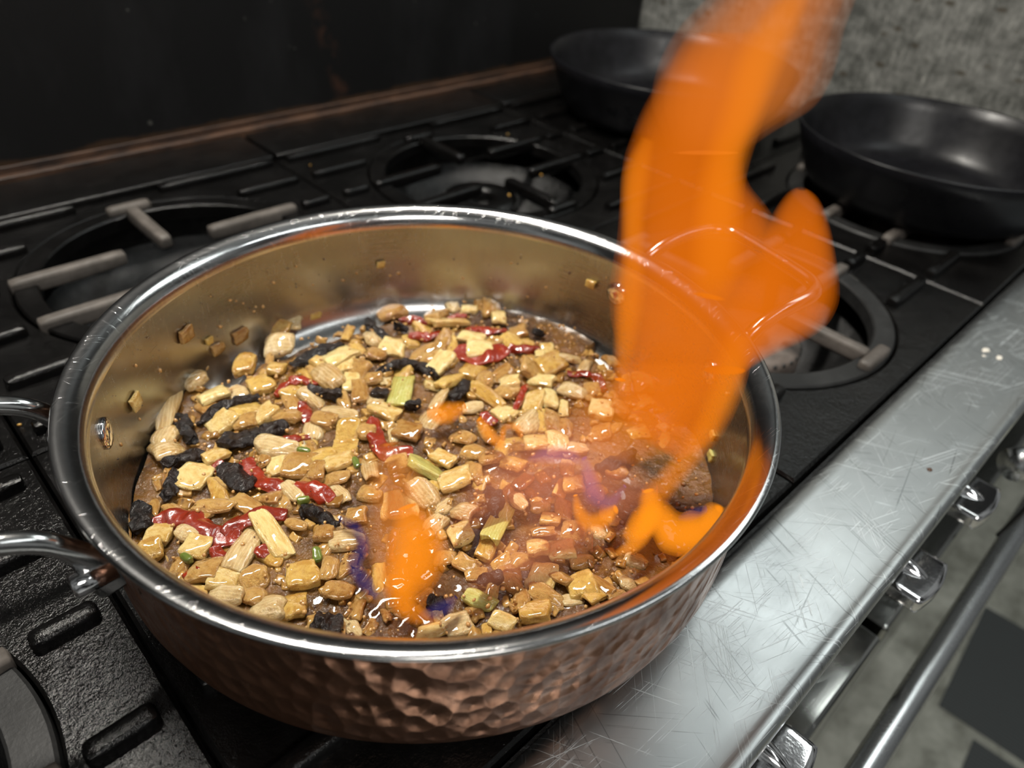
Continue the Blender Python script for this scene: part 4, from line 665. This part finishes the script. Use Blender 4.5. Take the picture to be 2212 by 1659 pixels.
# ------------------------------------------------------------------ onions
def onion_mesh(seed, kind):
    rnd = random.Random(seed); bm = bmesh.new()
    k = rnd.uniform(.10, .22) * (1.6 if kind == 'petal' else 1); tap = rnd.uniform(-.35, .35); sh = rnd.uniform(-.3, .3)
    off = Vector((rnd.uniform(0, 50), rnd.uniform(0, 50), rnd.uniform(0, 50)))
    split = rnd.random() < .5
    T = {'dice': rnd.uniform(.42, .60), 'petal': rnd.uniform(.22, .32)}[kind]
    pin = rnd.uniform(.15, .6) if kind == 'petal' else rnd.uniform(0, .12)
    def f(p):
        x, y, z = p
        y *= (1 + tap * x) * (1 - pin * (2 * abs(x)) ** 2)
        x += sh * y * .5
        z += -k * (2 * y) ** 2 * .5 - k * .35 * (2 * x) ** 2 + k * .4
        if split and abs(z) < .1 : x *= 1.0
        n_ = noise.noise_vector(Vector((x, y, z)) * 2.2 + off) * .10
        n2 = noise.noise_vector(Vector((x, y, z)) * 6 + off) * .025
        return Vector((x, y, z)) + n_ + n2
    round_block(bm, 1, 1, T, .07 if kind == 'dice' else .09, 9, 8, 4, f)
    me = bpy.data.meshes.new('onion_piece'); bmesh.ops.recalc_face_normals(bm, faces=bm.faces); bm.to_mesh(me); bm.free()
    for p in me.polygons: p.use_smooth = True
    me.materials.append(M_ON['c'])
    return me
DICE = [onion_mesh(10 + i, 'dice') for i in range(10)]
PET = [onion_mesh(40 + i, 'petal') for i in range(7)]
BR = random.Random(9)
TONE = dict(c='cream', y='golden', t='browned', w='translucent', g='pale green')
ONION_LIST = []
def onion(x, y, L, W, ang, tone, z0=None, shape=None, label=None):
    me = BR.choice(PET if (shape or tone) in ('w', 'petal') or (tone == 't' and BR.random() < .45) else DICE)
    o = bpy.data.objects.new('onion_piece', me); COL.objects.link(o)
    L = max(L * 1.12, 5) / 1000; W = max(W * 1.3, 4.2) / 1000
    T = min(max(.8 * min(L, W), .0045), .0095)
    if me in PET: T = min(L, W) * 1.1
    o.scale = (L, W, T)
    big = min(L, .02)
    zz = (z0 if z0 is not None else ZS + .0018 + BR.uniform(-.0008, .0022))
    o.location = (x / 1000, y / 1000, zz)
    o.rotation_euler = (BR.gauss(0, .22), BR.gauss(0, .20), math.radians(ang))
    o.material_slots[0].link = 'OBJECT'; o.material_slots[0].material = M_ON[tone]
    if label: tag(o, label, 'onion', 'diced onion in the pan')
    else: ONION_LIST.append((o, tone))
    return o
SPECIAL = {0: 'flat square cream onion piece resting against a black chile near the left handle',
 2: 'curved tan onion slice lying just above the longest red pepper strip',
 5: 'long thick cream onion wedge leaning across the end of the longest red pepper strip',
 6: 'translucent onion petal with fine veins lying just below the long cream wedge',
 12: 'round browned onion disc beside the small green pepper ring',
 13: 'white-faced onion block below the round browned onion disc',
 17: 'broad translucent onion piece close to the near rim, left of the burnt chile clump',
 30: 'large translucent onion petal lying over the middle of a red pepper strip',
 30 + 17: 'tall veined onion petal standing against the left wall of the pan',
 48: 'thick translucent onion chunk below the tall veined petal by the left wall'}
for i, (x, y, L, W, a, tn) in enumerate(ONIONS):
    lab = SPECIAL.get(i)
    onion(x, y, L, W, a, tn, label=lab)
for i, (x, y, L, W, a, tn) in enumerate(FILL):
    onion(x, y, L, W, a, tn, z0=ZS - .0002 + BR.uniform(-.0008, .0012))

# countless small onion shreds half sunk between the pieces
bm = bmesh.new(); srd = random.Random(77); cnt = 0
while cnt < 420:
    th = srd.uniform(-180, 180); r_ = .161 * math.sqrt(srd.random())
    if r_ > sauce_r(th) - .006: continue
    x, y = r_ * math.cos(math.radians(th)), r_ * math.sin(math.radians(th))
    if math.hypot(x - .088, y + .105) < .048: continue
    b2 = bmesh.new(); l_ = srd.uniform(.004, .0085); w2 = l_ * srd.uniform(.45, .9); k2 = srd.uniform(-.12, .12) / l_
    round_block(b2, l_, w2, srd.uniform(.002, .004), .0007, 5, 4, 3, lambda p: Vector((p.x, p.y, p.z + k2 * p.x * p.x * 8)) + noise.noise_vector(p * 300 + Vector((cnt, 0, 0))) * .0009)
    M4 = Matrix.Translation((x, y, sauce_z(x, y) + srd.uniform(-.0004, .0012))) @ Matrix.Rotation(srd.uniform(0, 2 * PI), 4, 'Z') @ Matrix.Rotation(srd.gauss(0, .35), 4, 'X')
    b2.transform(M4); me_ = bpy.data.meshes.new('x'); b2.to_mesh(me_); b2.free(); bm.from_mesh(me_); bpy.data.meshes.remove(me_); cnt += 1
o = link('onion_shreds', bm, m_food('onion_shred_brown', (.48, .28, .08), (.24, .11, .02), .2, .2, .3, 240, vary=False))
tag(o, 'countless small browned onion shreds half sunk in the sauce', 'onion shreds', kind='stuff')

# pieces stuck on the steel wall
WL = ['pale onion cube stuck high on the left inside wall of the pan', 'small golden onion bit stuck on the far inside wall, highest of all', 'golden onion bit stuck on the inside wall left of the flame',
      'tan onion sliver stuck on the inside wall above the big veined petal', 'tiny golden onion bit on the wall beside a brown sliver', 'brown onion piece sliding down the wall toward the bare steel patch', 'large tan onion piece stuck on the wall, rightmost of that row',
      'thin flat onion flake on the far wall above the food', 'olive onion bit on the dark right inside wall', 'golden onion crumb on the dark right inside wall, just above the olive bit']
for i, (x, y, z, s, tn) in enumerate(WALLBITS):
    me = DICE[i % 10]; o = bpy.data.objects.new('onion_piece', me); COL.objects.link(o)
    a = math.atan2(y, x); P = Vector((x, y, z)) / 1000
    o.location = P - Vector((math.cos(a), math.sin(a), 0)) * .0012
    s /= 1000; o.scale = (s, s * .8, min(s, .008) * .7)
    q_ = Vector((-math.cos(a), -math.sin(a), .1)).to_track_quat('Z', 'Y'); o.rotation_euler = q_.to_euler()
    o.material_slots[0].link = 'OBJECT'; o.material_slots[0].material = M_ON[tn]
    tag(o, WL[min(i, len(WL) - 1)], 'onion', 'diced onion in the pan')

# ------------------------------------------------------------------ strips: chiles and peppers
def strip(name, pts, width, thick, mat, seed, rough, label, cat, group, z=.0225, zamp=.0015):
    rnd = random.Random(seed); sp = smooth_path([(p[0] / 1000, p[1] / 1000, 0) for p in pts], 8)
    P0 = sum(sp, Vector()) / len(sp); P0.z = 0
    w_ = width / 1000; bm = bmesh.new(); rows_ = []; n = len(sp); NW = 10
    off = Vector((rnd.uniform(0, 99), rnd.uniform(0, 99), 0))
    for i, p in enumerate(sp):
        d = (sp[min(i + 1, n - 1)] - sp[max(i - 1, 0)]).normalized(); s = Vector((-d.y, d.x, 0))
        e = i / (n - 1); env = min(1, .30 + 2.6 * min(e, 1 - e)) ** .6
        wv = w_ / 2 * env * (1 + .28 * noise.noise(Vector((e * 4, seed, 0))))
        ring = []
        for k in range(2 * NW):
            t_ = PI * 2 * k / (2 * NW); cx_, cz_ = math.cos(t_), math.sin(t_)
            cx_ = math.copysign(abs(cx_) ** .7, cx_); cz_ = math.copysign(abs(cz_) ** .8, cz_)
            q_ = p - P0 + s * cx_ * wv + Vector((0, 0, cz_ * thick / 2 * env ** .5))
            q_.z += zamp * noise.noise(q_ * 90 + off) * 1.6 - .25 * (cx_ * wv) ** 2 / max(w_, .001)
            q_ += noise.noise_vector(q_ * 230 + off) * rough + noise.noise_vector(q_ * 520 + off) * rough * .6 + noise.noise_vector(q_ * 1100 + off) * rough * .3
            ring.append(bm.verts.new(q_))
        rows_.append(ring)
    K = 2 * NW
    for a in range(n - 1):
        for k in range(K):
            j = (k + 1) % K; bm.faces.new((rows_[a][k], rows_[a][j], rows_[a + 1][j], rows_[a + 1][k]))
    bm.faces.new(rows_[0][::-1]); bm.faces.new(rows_[-1])
    o = link(name, bm, mat, None, True, loc=(P0.x, P0.y, z))
    md = o.modifiers.new('sub', 'SUBSURF'); md.levels = 1; md.render_levels = 2
    tag(o, label, cat, group); return o
CL = ['crinkled black chile strip near the far wall, above the arched red pepper', 'short folded black chile on the far left of the red pepper heap', 'tiny black chile scrap just right of the folded black chile', 'dark brown chile strip with a long tail in the middle of the far half',
 'black chile piece lying right of the arched red pepper', 'small round black chile lump beside the pale green onion block', 'long thin black chile strip along the left far side', 'black chile piece standing at the left end of the long thin strip',
 'largest black chile, bumpy and bar-shaped, left of the pan middle', 'black chile strip crusted with garlic against the left side', 'black chile clump between the bar-shaped chile and the longest red pepper strip', 'curled black chile left of the flat square onion piece',
 'black chile block against the left wall at the end of the longest red pepper strip', 'glossy black chile running toward the blue wisp of flame', 'burnt chile clump close to the near rim', 'blue-black chile piece above the small flames', 'charred chile with a thin tail in the middle right of the sauce',
 'reddish brown chile strip under the tall flame', 'black chile scrap at the blue foot of the front flame', 'faded black chile scrap sunk in the sauce right of the front flame', 'tiny black chile fleck below the pale green onion block', 'small brown chile curl at the far right edge of the food']
for i, (pts, wd) in enumerate(CHILES):
    strip('black_chile', pts, wd * 1.12, .0055, M_CHILE, 100 + i, .0026, CL[i], 'chile', 'black chile pieces', z=.0225)
RL = ['arched dark red pepper strip in the far left part', 'small wrinkled red pepper piece below the arched strip', 'red pepper strip partly under a translucent onion petal', 'smooth L-shaped red pepper strip lying alone in the sauce', 'upper half of the diagonal red pepper strip left of the middle', 'lower half of the diagonal red pepper strip left of the middle',
 'longest red pepper strip, beginning against the left wall', 'red pepper piece with torn end under the long cream onion wedge', 'red pepper bit near the near-left rim below the round onion disc', 'small red pepper bit between the veined petal and the round disc', 'large square red pepper slab carrying two cream onion pieces', 'red pepper strip just beyond the large square slab',
 'red pepper piece left of the large square slab', 'farthest left small red pepper piece, next to the folded black chile', 'farthest red pepper sliver by the bare steel at the back', 'thin red pepper strip right of the large square slab', 'curved red pepper strip nearest the left edge of the tall flame', 'narrow red pepper strip between cream onion dice right of middle', 'dark red pepper piece above the curled small flame',
 'small red pepper piece beside the garlic-crusted black chile', 'red pepper end poking out below the long cream onion wedge']
for i, (pts, wd) in enumerate(REDS):
    strip('red_pepper_strip', pts, wd * 1.2, .0036, M_RED, 300 + i, .0012, RL[i], 'red pepper', 'red pepper strips', z=.0212 if wd < 14 else .0215, zamp=.0022)
GL = ['small green pepper curl near the round browned onion disc', 'green pepper bit beside the onion petal over the red strip', 'narrow green pepper bit in the sauce left of the L-shaped red strip', 'blurred green pepper bit by the blue wisp of flame', 'green pepper bit touching the diagonal red strip']
for i, (pts, wd) in enumerate(GREENS):
    strip('green_pepper_bit', pts, wd, .004, M_GREEN, 500 + i, .0003, GL[i], 'green pepper', 'green pepper bits', z=.0225)

# each onion piece is told by its look and by the landmark nearest to it
CMI = cam.matrix_world.inverted()
def pic(p):
    q_ = CMI @ Vector(p); return (q_.x / -q_.z, q_.y / -q_.z)
SHORT_C = ['chile by the arched pepper', 'folded far chile', 'tiny far chile scrap', 'long-tailed brown chile', 'chile under the arched pepper', 'round chile lump', 'long thin chile', 'upright left chile', 'biggest bar-shaped chile', 'garlic-crusted chile', 'central chile clump', 'curled chile', 'chile block at the wall', 'chile by the blue wisp', 'burnt near-rim chile', 'blue-black chile', 'thin-tailed charred chile', 'chile under the tall flame', 'chile at the front flame foot', 'faded sunken chile', 'tiny chile fleck', 'chile curl at the far right']
SHORT_R = ['arched red strip', 'wrinkled red piece', 'petal-covered red strip', 'L-shaped red strip', 'upper diagonal red strip', 'lower diagonal red strip', 'longest red strip', 'torn red piece', 'near-rim red bit', 'small red bit by the petal', 'large red slab', 'red strip beyond the slab', 'red piece left of the slab', 'far small red piece', 'farthest red sliver', 'red strip right of the slab', 'curved red strip by the flame', 'narrow red strip', 'dark red piece', 'red by the crusted chile', 'red end under the cream wedge']
marks = []
for o in bpy.data.objects:
    if o.name.startswith('black_chile') and o.type == 'MESH' and 'label' in o.keys(): marks.append((o, SHORT_C[CL.index(o['label'])]))
    if o.name.startswith('red_pepper_strip') and 'label' in o.keys(): marks.append((o, SHORT_R[RL.index(o['label'])]))
MK = [(pic(o.location), n_) for o, n_ in marks]
ax_, ay_ = pic((.055, -.145, .03)); MK.append(((ax_, ay_), 'low lumpy flame')); MK.append((pic((-.03, -.145, .03)), 'near rim middle'))
buckets = {}
for o, tn in ONION_LIST:
    p = pic(o.location)
    d, q_, n_ = min((math.hypot(p[0] - m_[0][0], p[1] - m_[0][1]), m_[0], m_[1]) for m_ in MK)
    dx, dy = p[0] - q_[0], p[1] - q_[1]
    side = ('right of' if dx > 0 else 'left of') if abs(dx) > abs(dy) else ('just above' if dy > 0 else 'just below')
    buckets.setdefault((tn, side, n_), []).append((d, o))
ORD = ['nearest', 'second nearest', 'third nearest', 'fourth nearest', 'fifth nearest', 'sixth nearest', 'seventh nearest']
for (tn, side, n_), L_ in buckets.items():
    L_.sort(key=lambda e: e[0])
    for k_, (d, o) in enumerate(L_):
        lab = '%s onion dice %s the %s' % (TONE[tn], side, n_)
        if len(L_) > 1: lab += ', ' + ORD[min(k_, 6)] + ' of ' + ('two' if len(L_) == 2 else 'several')
        tag(o, lab, 'onion', 'diced onion in the pan')

# minced garlic and crumbs
def crumbs(name, spots, mat, label):
    bm = bmesh.new(); rnd = random.Random(3)
    for (x, y, z, s) in spots:
        vs = bmesh.ops.create_icosphere(bm, subdivisions=1, radius=1)['verts']
        sx, sy, sz = [s * rnd.uniform(.6, 1.2) for _ in range(3)]; an = rnd.uniform(0, PI)
        for v in vs:
            c_ = v.co + noise.noise_vector(v.co * 1.5 + Vector((x * 900, y * 900, z))) * .35
            px, py = c_.x * sx, c_.y * sy
            v.co = Vector((x + px * math.cos(an) - py * math.sin(an), y + px * math.sin(an) + py * math.cos(an), z + c_.z * sz))
    o = link(name, bm, mat); tag(o, label, name.replace('_', ' '), kind='stuff'); return o
rnd = random.Random(21); G = []
while len(G) < 950:
    th = rnd.uniform(-180, 180); r = .162 * math.sqrt(rnd.random())
    if r > sauce_r(th) - .004: continue
    x, y = r * math.cos(math.radians(th)), r * math.sin(math.radians(th))
    if noise.noise(Vector((x, y, 1)) * 25) < -.05 and rnd.random() < .7: continue
    G.append((x, y, sauce_z(x, y) + rnd.choice([.0002, .0003, .0045, .0055]), rnd.uniform(.0006, .0014)))
for i, (x, y, z) in enumerate(SPECKS):
    a = math.atan2(y, x)
    if i % 4 != 3: G.append((x / 1000 - math.cos(a) * .0002, y / 1000 - math.sin(a) * .0002, z / 1000, rnd.uniform(.0007, .0016)))
crumbs('minced_garlic', G, M_GARLIC, 'countless tiny tan minced garlic bits over the sauce and pan wall')
D = []
for i, (x, y, z) in enumerate(SPECKS):
    a = math.atan2(y, x)
    if i % 4 == 3: D.append((x / 1000, y / 1000, z / 1000, rnd.uniform(.0006, .0012)))
for i in range(90):
    a = math.radians(rnd.uniform(-45, 165)); z = rnd.uniform(.022, .07); D.append((.1672 * math.cos(a), .1672 * math.sin(a), z, rnd.uniform(.0002, .0006)))
for i in range(90):
    th = rnd.uniform(-180, 180); r = .155 * math.sqrt(rnd.random())
    if r < sauce_r(th) - .006: D.append((r * math.cos(math.radians(th)), r * math.sin(math.radians(th)), ZS + rnd.choice([.0006, .004, .0055]), rnd.uniform(.0003, .0009)))
crumbs('charred_crumbs', D, M_CHAR, 'scattered dark charred crumbs on the pan wall and the onions')
# spilled bits on the iron and the ledge
T_ = []
for x, y in ((-.19, .10), (-.172, .205), (.02, .52), (.20, .47), (.30, .235), (.46, .42), (.585, .56), (.40, .30), (.36, .25), (.34, .22), (.33, .28), (.37, -.125), (.13, .30)):
    T_.append((x, y, -.0070, rnd.uniform(.0010, .0022)))
crumbs('spilled_crumbs', T_, M_ON['y'], 'few pale food crumbs spilled over the black grate plates')
lf = bmesh.new()
def fleck(x, y, s, k):
    vs = bmesh.ops.create_icosphere(lf, subdivisions=2, radius=1)['verts']
    for v in vs:
        c_ = v.co + noise.noise_vector(v.co * 1.3 + Vector((x * 777, y * 555, 0))) * .5
        v.co = Vector((x + c_.x * s * k, y + c_.y * s, -.0099 + c_.z * .0003))
fleck(.2620, -.2055, .0017, 1.1)
tag(link('black_fleck', lf, M_CHAR), 'lone black fleck on the scratched steel front ledge', 'fleck')
lf = bmesh.new()
for x, y, s, k in ((.452, -.179, .0030, 1.6), (.441, -.181, .0014, 1.3), (.449, -.1905, .0022, 1.8)): fleck(x, y, s, k)
mt, b = new_mat('dried_splash'); setp(b, base=(.72, .68, .60), rough=.5)
tag(link('dried_white_splash', lf, mt), 'dried white splash marks on the far end of the steel ledge', 'splash', kind='stuff')

# ------------------------------------------------------------------ flames
def loft(bm, rows_, k=1.0, kt=None, n=28):
    C_ = smooth_path([r[0:3] for r in rows_], 5); A_ = smooth_path([r[3:6] for r in rows_], 5)
    T2 = smooth_path([(r[6], 0, 0) for r in rows_], 5); kt = kt or k; rings = []
    for i, c_ in enumerate(C_):
        a = A_[i]; d = (C_[min(i + 1, len(C_) - 1)] - C_[max(i - 1, 0)]).normalized()
        t_ = d.cross(a.normalized()).normalized() * max(T2[i].x, .6)
        rings.append([bm.verts.new((c_ + a * k * math.cos(2 * PI * q / n) + t_ * kt * math.sin(2 * PI * q / n)) / 1000) for q in range(n)])
    for a in range(len(rings) - 1):
        for q in range(n):
            j = (q + 1) % n; bm.faces.new((rings[a][q], rings[a][j], rings[a + 1][j], rings[a + 1][q]))
    bm.faces.new(rings[0][::-1]); bm.faces.new(rings[-1])
def flame_part(name, key, mat, parent, shells=((1.0, 1.0), (.86, .8)), wob=.0):
    for i, (k, kt) in enumerate(shells):
        bm = bmesh.new(); loft(bm, FLAMES[key], k, kt)
        o = link(name, bm, mat, parent)
fl = empty('tall_flame', (.05, -.10, .022)); tag(fl, 'tall orange flame leaping out of the right side of the copper pan', 'flame')
def fp(root, name, key, mat, **kw):
    n0 = set(bpy.data.objects)
    flame_part(name, key, mat, None, **kw)
    for o in set(bpy.data.objects) - n0:
        o.parent = root; o.matrix_parent_inverse = Matrix.Translation(-root.location)
SH3 = ((1.07, 1.2), (1.02, 1.1), (.97, 1.0), (.90, .85), (.82, .7), (.70, .55))
SH5 = ((1.12, 1.1), (.95, .95), (.8, .8), (.64, .65), (.46, .5))
fp(fl, 'flame_body', 'body', MF_MAIN, shells=SH3)
fp(fl, 'flame_crown', 'crown', MF_TOP, shells=SH5)
fp(fl, 'flame_streak', 'streak', MF_CORE, shells=SH5)
fp(fl, 'flame_lobe', 'lobe', MF_MAIN, shells=SH3)
fp(fl, 'flame_stream', 'stream', MF_CORE, shells=SH5)
fp(fl, 'flame_edge', 'left', MF_CORE, shells=SH5)
fp(fl, 'flame_foot', 'low', MF_LOW, shells=SH5)
def small(name, keys, label):
    r = FLAMES[keys[0][0]][1]; e = empty(name, (r[0] / 1000, r[1] / 1000, .024)); tag(e, label, 'flame')
    for kname, mat in keys:
        fp(e, {'blue': 'blue_wisp', 'haze': 'flame_haze', 'fron': 'flame_body', 'viol': 'violet_wisp'}.get(kname[:4], 'flame_body'), kname, mat, shells=SH5)
small('low_flame', [('blob', MF_SMALL), ('blob2', MF_SMALL), ('blue3', MF_BLUE), ('blue4', MF_BLUE)], 'low lumpy orange flame with blue edges against the right near rim')
small('curling_flame', [('squiggle', MF_SMALL), ('violet1', MF_VIO)], 'small hook-shaped orange flame left of the low lumpy flame')
small('front_flame', [('front', MF_FRONT), ('fronthaze', MF_HAZE2), ('blue1', MF_BLUE), ('blue2', MF_BLUE)], 'orange flame with blue wisps licking up in the near middle of the pan')
small('little_flame', [('small', MF_SMALL)], 'tiny orange flame in the middle of the pan, farther of two')
small('ring_flame', [('curl', MF_SMALL)], 'tiny curled orange flame in the middle of the pan, nearer of two')
small('haze_flame', [('haze', MF_HAZE), ('haze2', MF_HAZE), ('violet2', MF_VIO)], 'faint pink and violet flame haze spreading over the sauce left of the tall flame')
